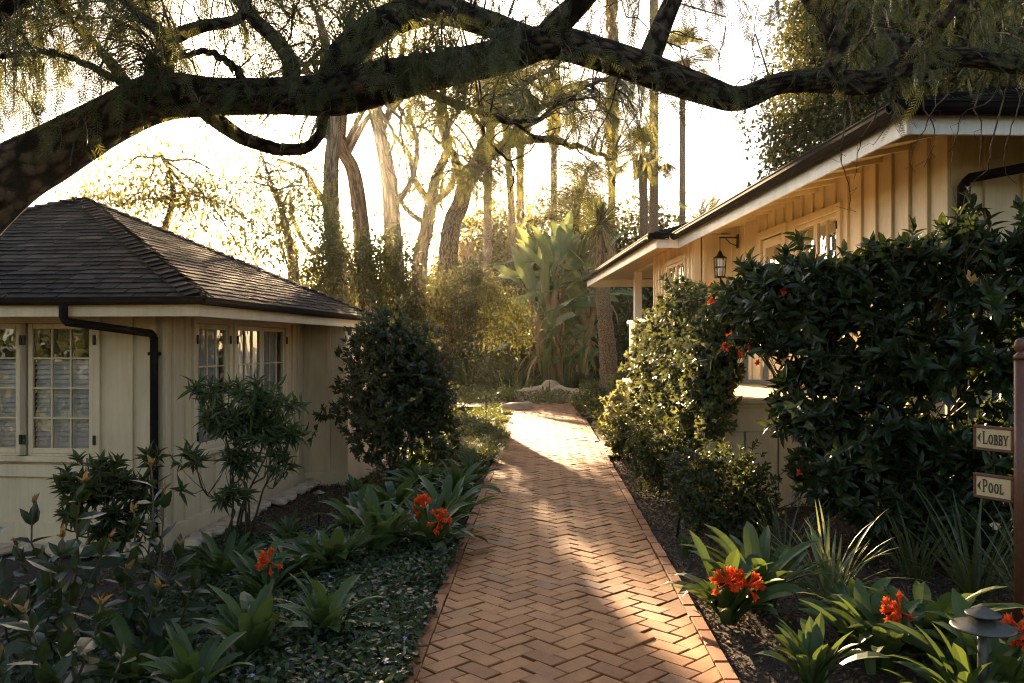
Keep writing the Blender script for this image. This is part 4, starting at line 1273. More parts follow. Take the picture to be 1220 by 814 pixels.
def weeping_tree(name, label, trunk, hang, n, z, fl, m_leaf, bark, extra=(), lr=(1.2, 3.0), dz=3.0, fall=.16):
    tr = np.array(trunk, float); o = np.array((tr[0, 0], tr[0, 1], max(tr[0, 2], GL)))
    t = thing(name, label, 'tree', o)
    lm = Limbs(); mb = MB()
    sp = spline(tr, 40); mb.tube(sp[:, :3] - o, sp[:, 3], 14, rough=0.14, seed=3); lm.add(sp[14:, :3], sp[14:, 3])
    for i, e in enumerate(extra):
        a = spline(np.array(e, float), 26); a[2:, :3] += RNG.normal(0, .02, (24, 3)); mb.tube(a[:, :3] - o, np.maximum(a[:, 3], .006), 7, rough=.1, seed=i); lm.add(a[:, :3], a[:, 3])
    L_, T_ = MB(), MB()
    for _ in range(n):
        h = hang[RNG.integers(len(hang))]
        q = P(RNG.uniform(h[0], h[1]), RNG.uniform(h[2], h[3]), z + RNG.uniform(-dz, dz))
        w, r = lm.near(q)
        c = limb(w, q, 5, 0.1, 0.06); d = np.linalg.norm(q - w)
        mb.tube(c - o, np.linspace(min(r, .012 + .008 * d), .008, len(c)), 5, cap=False)
        ln = RNG.uniform(*lr)
        weep(L_, T_, q - o, ln, fl, fl * 0.30, out=(q - w) + RNG.normal(0, .4, 3), fall=fall, tw=.008)
        for m_ in (len(c) // 3, len(c) // 2, 2 * len(c) // 3):
            if d > 0.7: weep(L_, T_, c[m_] - o, ln * RNG.uniform(.4, .9), fl, fl * 0.3, fall=fall, tw=.006)
    mb.build('trunk', bark, t, True); T_.build('twigs', bark, t); L_.build('crown', m_leaf, t)
    return t


weeping_tree('pepper_tree', 'leaning pepper tree with golden drooping sprays in the middle distance', PT([(525, gy(21), 15), (535, 290, 11.5), (548, 245, 10.5), (557, 215, 9.5), (575, 190, 8), (598, 175, 6.5), (622, 150, 6), (650, 120, 4)], 21),
     [(480, 620, 80, 170), (600, 770, 70, 150), (560, 620, 150, 220), (500, 600, 190, 230), (690, 780, 80, 170), (560, 700, 90, 140)], 290, 19.5, .24, L['goldgreen'], M['bark_brown'],
     extra=[PT([(553, 225, 8), (548, 200, 6), (535, 170, 4), (530, 120, 3)], 21), PT([(590, 178, 6), (640, 165, 5), (690, 175, 3.5), (730, 190, 2)], 20.5), PT([(560, 208, 6), (580, 160, 5), (610, 110, 4), (660, 80, 3)], 20), PT([(640, 130, 4), (700, 100, 3), (760, 90, 2)], 19)], lr=(.4, 1.1), dz=2.5)
weeping_tree('pepper_tree', 'small bright yellow-green weeping tree above the giant bird of paradise', PT([(690, gy(33), 9), (688, 330, 7), (684, 270, 6), (690, 235, 4), (700, 200, 2.5)], 33),
     [(620, 720, 215, 270), (650, 740, 190, 240)], 110, 33, .36, L['goldgreen'], M['bark_brown'], lr=(.6, 1.5), dz=2.0)

# feathery small tree behind the low cottage
tree('feathery_tree', 'sparse yellow feathery tree behind the low cottage roof', PT([(175, gy(17), 7), (185, 330, 6), (196, 275, 4.5), (207, 232, 3), (200, 200, 2), (190, 180, 1)], 17),
     PB([(150, 225, 55, 28), (210, 215, 50, 40), (265, 270, 55, 32), (250, 235, 40, 25), (120, 245, 50, 18), (310, 300, 40, 25)], 17), 420, 10, .15, L['gold'], M['bark_brown'], cr=.20, limbs=12, sub=3, lw=.35, branch_r=.03)
tree('feathery_tree', 'bare twiggy tree beside the sun glare, thin yellow branches above the cottage roof', PT([(352, gy(20), 8), (350, 330, 7), (345, 290, 5), (335, 250, 3.5), (322, 215, 2.5), (310, 180, 1.5)], 20),
     PB([(330, 230, 45, 40), (360, 260, 35, 40), (300, 210, 35, 35), (370, 215, 30, 35)], 20), 300, 9, .14, L['gold'], M['bark_grey'], cr=.22, limbs=12, sub=4, lw=.35, branch_r=.03)

# big dense tree behind the porch cottage
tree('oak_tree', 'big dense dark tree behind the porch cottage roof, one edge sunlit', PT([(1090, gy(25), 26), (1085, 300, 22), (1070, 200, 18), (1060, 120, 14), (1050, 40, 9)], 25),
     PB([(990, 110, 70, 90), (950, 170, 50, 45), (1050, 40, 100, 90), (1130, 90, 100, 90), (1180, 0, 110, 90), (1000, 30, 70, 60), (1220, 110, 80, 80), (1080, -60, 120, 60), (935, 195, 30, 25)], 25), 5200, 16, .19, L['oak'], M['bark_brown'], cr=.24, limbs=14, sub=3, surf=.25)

# mid-distance small trees and shrubs
tree('garden_tree', 'rounded dark olive small tree in mid-garden, crooked low branches beside the path', PT([(520, gy(17.5), 4), (524, 430, 3.6), (532, 410, 3.2), (545, 390, 2.8), (560, 370, 1.6)], 17.5),
     PB([(555, 350, 48, 36), (505, 362, 40, 28), (590, 375, 40, 30), (520, 385, 50, 20), (472, 358, 30, 24), (612, 395, 22, 18)], 17.5), 360, 30, .095, L['oak'], M['bark_brown'], cr=.13, limbs=12, sub=3, surf=.35, lw=.42, branch_r=.022)
tree('garden_tree', 'loose ivy-like bush around the tree trunks behind the low cottage roof', PT([(430, gy(18), 5), (432, 400, 4), (430, 350, 3), (425, 310, 2)], 18),
     PB([(410, 330, 34, 45), (445, 320, 30, 45), (395, 300, 22, 45), (375, 335, 22, 26), (470, 310, 20, 40)], 18), 900, 12, .10, L['olive'], M['bark_brown'], cr=.16, limbs=8, sub=2, surf=.3, branch_r=.02)

for i, (x, z, hpx, wpx, m_, lab) in enumerate((
        (588, 42, 165, 48, 'goldgreen', 'far golden-green tree showing between the slim palm trunks'), (545, 46, 118, 36, 'oak', 'far dark tree low behind the leaning pepper trunk'),
        (470, 48, 85, 90, 'oak', 'far olive-green tree low behind the thick straight trunk'), (560, 52, 105, 80, 'goldgreen', 'far yellow-green tree beside the pale distant roof'),
        (640, 55, 180, 90, 'oak', 'far tree directly behind the small bright weeping tree'), (705, 46, 175, 60, 'oak', 'dark far tree behind the shaggy dracaena'),
        (765, 44, 170, 60, 'oak', 'far dark bushy tree among the palms above the porch roof'), (840, 50, 130, 90, 'oak', 'far tree showing low above the porch cottage gutter'),
        (385, 50, 80, 80, 'gold', 'far yellowish tree low behind the low cottage roof end'), (290, 55, 75, 110, 'gold', 'far hazy tree hidden behind the low cottage roof'),
        (600, 36, 80, 60, 'oak', 'golden shrub-like tree behind the cycads'), (650, 40, 110, 50, 'oak', 'olive tree behind the giant bird of paradise'), (745, 34, 90, 50, 'oak', 'shadowy tree behind the far porch post'),
        (520, 40, 70, 60, 'oak', 'hazy tree behind the rounded olive garden tree'))):
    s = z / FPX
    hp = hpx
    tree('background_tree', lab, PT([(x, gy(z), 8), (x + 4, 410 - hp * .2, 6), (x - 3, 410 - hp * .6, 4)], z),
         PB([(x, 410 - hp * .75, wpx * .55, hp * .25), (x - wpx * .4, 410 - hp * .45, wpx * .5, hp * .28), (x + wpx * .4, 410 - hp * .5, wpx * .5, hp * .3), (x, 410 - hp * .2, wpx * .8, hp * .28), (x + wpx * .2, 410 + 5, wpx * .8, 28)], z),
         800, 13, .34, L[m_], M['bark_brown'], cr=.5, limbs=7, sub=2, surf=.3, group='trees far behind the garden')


for lab, b, bl, n, m_ in (
        ('leafy yellow-green shrub touching the giant bird of paradise', (625, 462), [(620, 400, 30, 35), (600, 430, 24, 24), (640, 425, 22, 24)], 420, 'goldgreen'),
        ('dark shrub between the bird of paradise and the dracaena trunk', (705, 462), [(702, 425, 18, 30), (690, 445, 20, 16)], 300, 'oak'),
        ('broad olive shrub behind the cycads', (560, 465), [(575, 385, 40, 34), (540, 410, 34, 26), (600, 360, 28, 26)], 520, 'oak'),
        ('tall leafy shrub behind the dracaena and the porch post', (750, 462), [(745, 400, 22, 40), (765, 420, 20, 30), (735, 370, 18, 30)], 380, 'olive')):
    z = 30.0 + (n % 7)
    x0 = (b[0] - 610) / FPX * z
    bs = PB(bl, z)
    t = thing('garden_shrub', lab, 'shrub', (x0, z, 0))
    q, u = blob_points(bs, n, .4); o = np.array((x0, z, 0)); lb = MB(); clusters(lb, q - o, u, 12, .3, .22, .45)
    mb = MB()
    for e in bs:
        for _ in range(3): c = limb((x0, z, -.1), np.array(e[:3]) + RNG.normal(0, .3, 3), 6, .03, .05); mb.tube(c - o, np.linspace(.06, .02, len(c)), 6)
    mb.build('stems', M['bark_brown'], t, True); lb.build('leaves', L[m_], t)


# ------------------------------------------------------------------ palms
def T_fan(nseg=26, drop=0.18):
    V = []; F = []
    for i in range(nseg):
        a = (i / (nseg - 1) - 0.5) * 3.2
        l = 1.0 - 0.18 * abs(a) / 2 - 0.12 * (i % 3 == 0)
        dx, dy = math.cos(a), math.sin(a); w = 0.030
        b = len(V)
        V += [(0.0, 0, 0), (0.55 * l * dx - w * dy, 0.55 * l * dy + w * dx, 0.04), (l * dx, l * dy, -drop * l), (0.55 * l * dx + w * dy, 0.55 * l * dy - w * dx, 0.04)]
        F.append((b, b + 1, b + 2, b + 3))
    return np.array(V, float), [np.array(F)]


FAN = T_fan()
PINN = T_frond(34, 0.30, 0.02, 0.45, 0.5)


def palm(label, x, ytop, z, wpx=5, crown=1.3, skirt=0, lean=0, kind='fan', name='palm_tree', group='tall palms behind the garden', base_x=None):
    top = P(x, ytop, z); bx = x if base_x is None else base_x
    base = np.array(((bx - 610) / FPX * z, z, 0.0))
    t = thing(name, label, 'palm', base, 0, group)
    r = wpx * z / FPX
    n = 30
    tt = np.linspace(0, 1, n)[:, None]
    pts = base + (top - base) * tt + np.array((1, 0, 0)) * lean * np.sin(np.pi * tt)
    rad = r * (1.0 + 0.5 * np.exp(-tt[:, 0] * 9) - 0.15 * tt[:, 0]) * (1 + 0.03 * np.cos(np.arange(n) * 2.2))
    mb = MB(); mb.tube(pts - base, rad, 12, rough=.06, seed=x); mb.build('trunk', M['palm_trunk'], t, True)
    c = top - base
    k = 34 if kind == 'fan' else 26
    az = RNG.random(k) * 6.28; el = RNG.uniform(-0.6, 1.4, k)
    d = np.stack([np.cos(az) * np.cos(el), np.sin(az) * np.cos(el), np.sin(el)], 1)
    lb = MB()
    if kind == 'fan':
        pet = crown * 0.75
        lb.stamp(FAN, c + d * pet + np.array((0, 0, -0.12)) * crown, *frame(nrm(d + (0, 0, -.25)), spin=.15), crown * (0.38 + .2 * RNG.random(k)))
        for i in range(k): mb_ = lb.tube([c, c + d[i] * pet * .6, c + d[i] * pet + np.array((0, 0, -0.12)) * crown], .02, 4, cap=False)
    else:
        lb.stamp(PINN, c + d * 0.05, *frame(nrm(d + (0, 0, .2)), spin=.1), crown * (0.8 + .4 * RNG.random(k)))
    lb.build('fronds', L['olive'], t)
    if skirt:
        sk = MB(); m_ = int(240)
        h = RNG.random(m_) * skirt; a2 = RNG.random(m_) * 6.28
        rr = r * 1.1 + 0.10 * crown * (1 - 0.55 * h / skirt)
        p = c + np.stack([np.cos(a2) * r, np.sin(a2) * r, -h + .1], 1)
        dd = nrm(np.stack([np.cos(a2) * rr * .7, np.sin(a2) * rr * .7, np.full(m_, -1.0)], 1))
        sk.stamp(FAN, p, *frame(dd, spin=.4), crown * .2)
        sk.stamp(SLIM, p, *frame(dd, spin=.4), crown * .45, .07)
        sk.build('skirt', M['thatch'], t)
    return t


palm('tall fan palm whose crown shows just under the arching limb, bare thin trunk', 813, 74, 42, 4.3, 1.7, 0.6)
palm('tall palm with stout brown trunk running up behind the arching limb', 779, -70, 38, 6, 1.7, 1.0)
palm('shorter fan palm with crown spread at mid-height above the porch roof', 765, 186, 36, 6, 1.5, 0.5, lean=.1)
palm('tall palm wearing a long shaggy skirt of dead fronds', 729, -60, 38, 4.8, 1.5, 9.5)
palm('slim palm trunk nearest the gnarled yellow tree', 581, 92, 36, 5.5, 1.5, 2.5)
palm('slim palm trunk next after the one by the gnarled tree, slightly bent', 597, 100, 40, 4.5, 1.4, 1.5, lean=.35, base_x=606)
palm('grey slim palm trunk directly above the giant bird of paradise', 620, 84, 37, 5, 1.5, 2.0, lean=-.1, base_x=626)
palm('thin palm trunk veiled by the golden weeping sprays', 660, 90, 44, 4.2, 1.5, 3.5)
palm('low arching feather palm over the far end of the porch roof', 838, 266, 40, 4, 1.6, 0, kind='pinn')
palm('little palm with a thin bent stem above the low cottage roof', 333, 283, 21, 1.4, .75, 0, lean=.2, kind='pinn', base_x=362)
palm('low fan palm half hidden behind the slim palm trunks', 557, 290, 38, 5, 1.3, .3, group='low palms in the far garden')
palm('low dark fan palm above the giant bird of paradise', 632, 285, 42, 5, 1.3, .3, group='low palms in the far garden')


def dracaena():
    z = 24.5; base = np.array(((727 - 610) / FPX * z, z, 0.0))
    t = thing('dracaena', 'shaggy dracaena with a spiky crown over hanging dry leaves, beside the porch eave', 'plant', base)
    top = P(716, 268, z) - base
    mb = MB(); tr = spline(np.array([(0, 0, 0, .32), (-.06, 0, 1.2, .26), (-.16, 0, 2.4, .22), (-.24, 0, 3.6, .2), (*top, .14)]), 30)
    mb.tube(tr[:, :3], tr[:, 3] * (1 + .08 * np.cos(np.arange(30) * 2.5)), 14, rough=.1, seed=9); mb.build('trunk', M['palm_trunk'], t, True)
    lb = MB()
    for i in range(150):
        el = RNG.uniform(-0.5, 1.5); blade(lb, top + RNG.normal(0, .05, 3), RNG.random() * 6.28, RNG.uniform(.7, 1.1), .075, el, RNG.uniform(.1, .8), 5, .2, RNG.random(), .8)
    lb.build('leaves', L['cycad'], t)
    sk = MB()
    for i in range(170):
        h = RNG.random() ** 1.2 * 1.3; blade(sk, top + np.array((0.05 * h, 0, -h * 0.9)) + RNG.normal(0, .05, 3), RNG.random() * 6.28, RNG.uniform(.6, .9), .06, -0.75 + RNG.normal(0, .15), .75, 5, .2, RNG.random(), .8)
    sk.build('skirt', M['thatch'], t)


dracaena()


def bird_of_paradise():
    z = 27.0; base = np.array(((672 - 610) / FPX * z, z, 0.0))
    t = thing('bird_of_paradise', 'giant bird of paradise clump with upright paddle leaves beyond the bend', 'plant', base)
    V = []; F = []
    n = 9
    T_ = []
    for i in range(n):
        a = i / (n - 1); w = 0.155 * math.sin(math.pi * min(a * 0.93 + 0.06, 1)) ** .6
        V += [(a, w, .09 * math.sin(a * 9) * w * 2 - .25 * a * a + w * .25), (a, 0, -.25 * a * a), (a, -w, .09 * math.cos(a * 8) * w * 2 - .25 * a * a + w * .25)]
    for i in range(n - 1):
        F += [(3 * i, 3 * i + 1, 3 * i + 4, 3 * i + 3), (3 * i + 1, 3 * i + 2, 3 * i + 5, 3 * i + 4)]
    T_ = (np.array(V), [np.array(F)])
    st = MB(); lb = MB(); sk = MB()
    crowns = []
    for x, y, lx in ((640, 375, 660), (662, 345, 668), (680, 350, 678), (700, 365, 690), (652, 400, 664), (690, 395, 684), (630, 350, 656), (670, 322, 672), (650, 335, 665), (700, 335, 688), (712, 350, 692)):
        zz = z + RNG.uniform(-1, 1)
        b = P(lx, gy(zz), zz) - base; e = P(x, y, zz) - base
        st.tube(limb(b, e, 6, 0, .03), np.linspace(.13, .09, 12), 9, rough=.12, seed=x)
        crowns.append(e)
        for _ in range(11):
            h = RNG.random(); q = e + (b - e) * h * .55
            blade(sk, q, RNG.random() * 6.28, RNG.uniform(.8, 1.5), .12, -.4, 1.2, 6, .2, RNG.random(), .7)
    st.build('stem', M['thatch'], t, True)
    for e in crowns:
        k = 8; az0 = RNG.random() * 6.28
        for i in range(k):
            az = az0 + (i % 2) * math.pi + RNG.normal(0, .5); el = RNG.uniform(.75, 1.5) if i < 6 else RNG.uniform(-.3, .5)
            d = np.array((math.cos(az) * math.cos(el), math.sin(az) * math.cos(el), math.sin(el)))
            pe = e + d * RNG.uniform(.5, 1.0)
            lb.tube([e, pe], [.035, .022], 5, cap=False)
            lb.stamp(T_, pe[None], *frame(nrm(d + (0, 0, -.08))[None], upb=np.array([[-d[0], -d[1] - .5, 1.0]]), spin=.5), RNG.uniform(.95, 1.45))
    for _ in range(26):
        x, y = RNG.uniform(640, 705), RNG.uniform(395, 440); zz = z - RNG.uniform(.2, 1.5); e = P(x, y, zz) - base
        az = RNG.uniform(-2.8, -.3); el = RNG.uniform(.2, 1.3); d = np.array((math.cos(az) * math.cos(el), math.sin(az) * math.cos(el), math.sin(el)))
        lb.tube([np.array((e[0] * .8, e[1] + .3, 0)), e], [.03, .02], 5, cap=False)
        lb.stamp(T_, e[None], *frame(nrm(d)[None], upb=np.array([[-d[0], -d[1] - .5, 1.0]]), spin=.6), RNG.uniform(.6, 1.0))
    lb.build('leaves', L['big'], t); sk.build('dry_leaves', M['thatch'], t)


bird_of_paradise()


def spiky_mound(name, label, base, r, n, ln, w, m_, el=(.2, 1.45), bend=(.4, 1.2), seg=5, cat='plant', group=None, proto=None):
    t = thing(name, label, cat, base, RNG.random() * 6, group)
    lb = MB()
    for i in range(n):
        a = RNG.random() * 6.28; q = np.array((math.cos(a), math.sin(a), 0)) * r * RNG.random() ** .5 * .35
        blade(lb, q, a + RNG.normal(0, .4), ln * RNG.uniform(.6, 1.15), w, RNG.uniform(*el), RNG.uniform(*bend), seg, .15, RNG.random(), .7)
    lb.build('leaves', m_, t)
    return t


spiky_mound('cycad', 'dark rounded cycad in front of the far shrubs, nearest the camellia', (*G(556, 476)[:2] + np.array((0, 1.5)), 0), 1.2, 260, 1.5, .07, L['cycad'])
spiky_mound('cycad', 'second dark cycad beside the giant bird of paradise', (*G(606, 474)[:2] + np.array((0, 2.5)), 0), 1.2, 240, 1.45, .07, L['cycad'])
# strap-leaved border beyond the bend, one clump after another
pr = None
for i, x in enumerate((524, 540, 556, 572, 588, 604, 620, 636, 653, 672)):
    gp = G(x, 473 + (i % 3) * 2)
    if i < 6 and x < 600: gp = G(x, 472 + (i % 2) * 3)
    if pr is None or i == 5:
        pr = spiky_mound('border_lily', 'strap-leaved lily clump in the border beyond the path bend', gp, .3, 34, .75, .045, L['flax'] if i < 5 else L['grass'], (.5, 1.5), (.3, 1.2), group='strap-leaved clumps beyond the bend')
    else:
        copy_tree(pr, gp, RNG.random() * 6, RNG.uniform(.8, 1.25), 'strap-leaved lily clump in the border beyond the path bend')


# ------------------------------------------------------------------ rocks
def rock(name, label, loc, size, seed, cat='rock', group=None, m_='stone', sq=0.5):
    bm = bmesh.new(); bmesh.ops.create_icosphere(bm, subdivisions=3, radius=1)
    for v in bm.verts:
        p = v.co.copy()
        k = 1 + .28 * noise.noise(p * 1.3 + Vector((seed, 0, 0))) + .10 * noise.noise(p * 3.1 + Vector((0, seed, 0)))
        q = Vector([math.copysign(abs(c) ** (1 - sq * .5), c) for c in p]) * k
        v.co = Vector((q.x * size[0], q.y * size[1], q.z * size[2]))
    mb = MB(); mb.bm(bm, 0.5)
    o = mb.build(name, M[m_], None, False); o.location = tuple(float(c) for c in loc); o.rotation_euler = (0, 0, seed)
    return tag(o, label, cat, group)


M['boulder'] = plain('sandstone', (0.52, 0.40, 0.27), 0.9, nscale=4, namt=0.35, bs=0.5, bscale=10)
for i, (x, y, w, h, lab) in enumerate(((628, 477, 9, 6, 'long low sandstone block, at the kerb-stone end of the rock edging'), (643, 476, 8, 7, 'squarish sandstone rock, second in the rock edging'), (656, 476, 8, 9.5, 'tall pale peaked boulder in the middle of the rock edging'),
                                       (668, 477, 6, 7.5, 'orange-brown upright rock beside the peaked boulder'), (680, 477, 8, 6.5, 'wide tan rock in the edging, next to the orange-brown one'), (693, 478, 7, 6, 'rounded tan rock at the topiary end of the edging'))):
    g = G(x, y); s = g[1] / FPX
    rock('boulder', lab, g + np.array((0, .3, h * s * .8)), (w * s, .35, h * s * 1.5), i * 3.3 + 1, m_='boulder')
g = G(622, 489); rock('kerb_stone', 'pale kerb stone at the corner where the path bends left', g + np.array((-.1, .2, .05)), (.16, .5, .16), 2.2, m_='boulder')
pr = None
for i, x in enumerate((640, 655, 668, 682, 694)):
    gp = G(x, 482)
    lab = 'golden grass tuft at the foot of the rock edging'
    if pr is None: pr = spiky_mound('grass_tuft', lab, gp, .2, 40, .42, .015, L['pale'], (.6, 1.5), (.3, 1), 4, 'grass tuft', 'golden grass tufts below the rocks')
    else: copy_tree(pr, gp, RNG.random() * 6, RNG.uniform(.8, 1.2), lab)
# edging stones along the low cottage
pr = None
for i in range(17):
    s_ = 0.15 + i * 0.24
    d = np.array((0.0995, 0.995)); nv = np.array((0.995, -0.0995))
    q = np.array((-3.226, 7.755)) + d * s_ + nv * (0.16 + RNG.normal(0, .03))
    rock('edging_stone', 'flat tan stone in the row edging the soil along the low cottage side wall', (*q, gz(q[0], q[1]) + .03), (RNG.uniform(.09, .14), RNG.uniform(.09, .13), .05), i * 1.7, 'stone', 'edging stones along the low cottage', 'boulder')
for i in range(6):
    q = np.array((-3.226, 7.755)) + np.array((.995, -.0995)) * (-.1 - i * .27) + np.array((0, -.2))
    rock('edging_stone', 'flat stone at the foot of the low cottage front wall', (*q, gz(q[0], q[1]) + .02), (.12, .1, .05), i * 2.7 + .4, 'stone', 'edging stones along the low cottage front', 'boulder')


# ------------------------------------------------------------------ shrubs
def shrub(name, label, base, blobs, nshoots, k, ln, m_leaf, T=LEAF, lw=.45, open_=.9, stems=10, stem_r=.012, surf=.5, cat='shrub', group=None, up=.5, dry=None, extra=None, nstem_twigs=60, sprays=0, young=None):
    base = np.array(base, float)
    t = thing(name, label, cat, base, 0, group)
    q, u = blob_points(blobs, nshoots, surf)
    keep = q[:, 2] > np.array([gz(a, b) for a, b in q[:, :2]]) + .03
    q, u = q[keep], u[keep]
    mb = MB()
    B = np.array(blobs)
    for i in range(stems):
        e = B[i % len(B)][:3] + RNG.normal(0, .3, 3) * B[i % len(B)][3:6]
        c = limb(base + np.append(RNG.normal(0, .05, 2), -.03), e, 6, .05, .05)
        mb.tube(c - base, np.linspace(stem_r, stem_r * .35, len(c)), 6, rough=.05, seed=i)
        near = np.argsort(np.linalg.norm(q - e, axis=1))[:max(3, nstem_twigs // stems)]
        for j in near:
            m0 = c[RNG.integers(len(c) // 2, len(c))]
            mb.tube(np.array([m0, (m0 + q[j]) / 2 + RNG.normal(0, .02, 3), q[j]]) - base, np.linspace(stem_r * .35, stem_r * .15, 3), 4, cap=False)
    lb = MB()
    for i in range(sprays):
        j = RNG.integers(len(q)); d = nrm(u[j] * .7 + np.array((0, 0, .7)) + RNG.normal(0, .3, 3)); l = RNG.uniform(1.4, 3.6) * ln
        e = q[j] + d * l + np.array((0, 0, -.15 * l)); m0 = (q[j] + e) / 2 + np.array((0, 0, .05 * l))
        mb.tube(np.array([q[j] - u[j] * ln, m0, e]) - base, [.005, .004, .002], 5, cap=False)
        rosettes(lb, np.array([m0, (m0 + e) / 2, e]) - base, np.array([d, d, d]), max(4, k - 2), ln, lw, T, open_ * 1.1)
    mb.build('stems', M['stem'], t, True)
    dirs = nrm(u + np.array((0, 0, up)))
    y_ = (RNG.random(len(q)) < .10) & (young is not None)
    rosettes(lb, q[~y_] - base, dirs[~y_], k, ln, lw, T, open_)
    lb.build('leaves', m_leaf, t)
    if y_.any():
        yb = MB(); rosettes(yb, q[y_] + u[y_] * ln * .3 - base, dirs[y_], k - 1, ln * .9, lw, T, open_); yb.build('young_leaves', young, t)
    if extra: extra(t, base, q, u)
    return t


def flower_part(t, name, m_, pts, n_pet=6, r=.04, base=None, d=None, lw=.55):
    """open blossoms at pts (local), one mesh each"""
    for i, p in enumerate(pts):
        dd = np.array((RNG.normal(0, .5), -1.0, .35 + RNG.normal(0, .3))) if d is None else np.array(d)
        mb = MB(); rosettes(mb, np.array([p]), dd[None], n_pet, r, lw, LEAF, 1.15, .1, .15)
        mb.build(name, m_, t)


# camellia beside the low cottage
g = G(470, 566)
shrub('camellia', 'tall dark glossy camellia bush at the far corner of the low cottage', g, PB([(470, 420, 45, 45), (445, 450, 45, 45), (500, 465, 40, 50), (470, 500, 55, 45), (430, 420, 25, 25), (465, 385, 25, 22), (395, 492, 22, 10), (520, 520, 30, 40), (440, 525, 30, 28), (438, 402, 26, 24), (502, 415, 32, 32), (522, 455, 26, 34), (425, 470, 28, 34)], 10.6),
      1400, 7, .098, L['camellia'], stems=14, stem_r=.014, surf=.4, sprays=90, young=L['vine'])
# white-spotted seedling shrub in front of the side windows
g = G(292, 648)
bl = PB([(250, 462, 26, 12), (305, 470, 28, 20), (345, 480, 24, 10), (270, 500, 36, 22), (325, 515, 34, 20), (230, 545, 22, 12), (285, 545, 26, 20), (340, 555, 16, 9), (275, 590, 22, 14), (225, 455, 14, 6), (210, 580, 18, 9), (300, 500, 30, 22), (355, 520, 14, 8)], 6.3)
shrub('andromeda', 'open slender shrub with whorled narrow leaves in front of the side windows', g, bl, 150, 10, .12, L['slim'], SLIM, .24, 1.25, 8, .012, .25, up=.8, nstem_twigs=90)
g = G(105, 650)
shrub('andromeda', 'narrow-leaved shrub under the front window by the downpipe', g, PB([(120, 565, 34, 28), (160, 585, 26, 24), (95, 590, 30, 30), (185, 545, 16, 12), (140, 630, 30, 30)], 6.0), 90, 12, .12, L['box'], SLIM, .26, 1.15, 8, .010, .25, up=.8)


def magnolia(label, base, tops, z, extra_tip=True):
    """upright shoots with big oval leaves and copper tips"""
    base = np.array(base, float)
    t = thing('viburnum', label, 'shrub', base)
    mb = MB(); lb = MB(); tb = MB()
    for (x, y, dz) in tops:
        e = P(x, y, z + dz) - base; b = np.append(RNG.normal(0, .12, 2), -.05)
        c = limb(b, e, 7, -.03, .02); mb.tube(c, np.linspace(.010, .004, len(c)), 6)
        n = len(c)
        for i in range(3, n - 2, 1):
            d = nrm(c[i + 1] - c[i])
            rosettes(lb, c[i][None] , d[None], 2, .15, .52, LEAF_FLAT, 1.25, .0, .25)
        d = nrm(c[-1] - c[-2])
        rosettes(lb, c[-2][None], d[None], 4, .125, .5, LEAF_FLAT, .8, .1)
        if RNG.random() < .6: rosettes(tb, c[-1][None], d[None], 4, .07, .40, LEAF, .5, .1)
    mb.build('stems', M['stem'], t, True); lb.build('leaves', L['dark'], t)
    tb.build('young_leaves', L['red_tip'], t)['label'] = 'coppery young leaves at the shoot tips'


magnolia('large-leaved shrub with copper tips in front, nearest the viewer', G(60, 812), [(40, 600, .3), (100, 575, 0), (20, 650, .3), (75, 640, -.3), (130, 640, 0), (-20, 590, 0), (-40, 640, .2), (60, 680, -.4), (10, 720, -.4)], 4.2)
magnolia('large-leaved shrub with copper and yellow tips standing before the downpipe', G(165, 800), [(180, 555, .2), (195, 585, .3), (160, 610, 0), (215, 650, .1), (150, 680, -.2), (190, 700, -.3), (235, 690, 0)], 4.5)
magnolia('low large-leaved shrub in deep shade below the copper-tipped ones', G(40, 980) if False else np.array((-1.75, 3.0, gz(-1.75, 3.0))), [(30, 730, 0), (80, 760, .1), (0, 790, 0), (120, 720, .2), (60, 800, -.1), (-40, 740, 0), (150, 770, .2)], 3.2)


# hibiscus hedge before the porch cottage
def hib_flowers(t, base, q, u):
    for (x, y, z, m_, r, nm) in ((869, 400, 7.4, 'orange', .05, 0), (934, 347, 6.6, 'red', .05, 0), (906, 404, 6.8, 'red', .05, 0), (863, 412, 7.0, 'red', .06, 0), (880, 422, 7.0, 'orange', .06, 0), (905, 420, 6.9, 'red', .05, 0),
                                 (892, 416, 6.9, 'red', .05, 0), (903, 432, 6.9, 'red', .045, 0), (940, 478, 6.6, 'orange', .06, 0), (932, 430, 6.6, 'peach', .045, 0), (1158, 334, 5.9, 'peach', .075, 0), (1172, 332, 5.9, 'peach', .06, 0),
                                 (950, 563, 6.4, 'red', .05, 0), (1078, 293, 6.3, 'red', .04, 0), (847, 357, 7.6, 'orange', .055, 0)):
        flower_part(t, 'blossom', L[m_], [P(x, y, z) - base], 6, r)


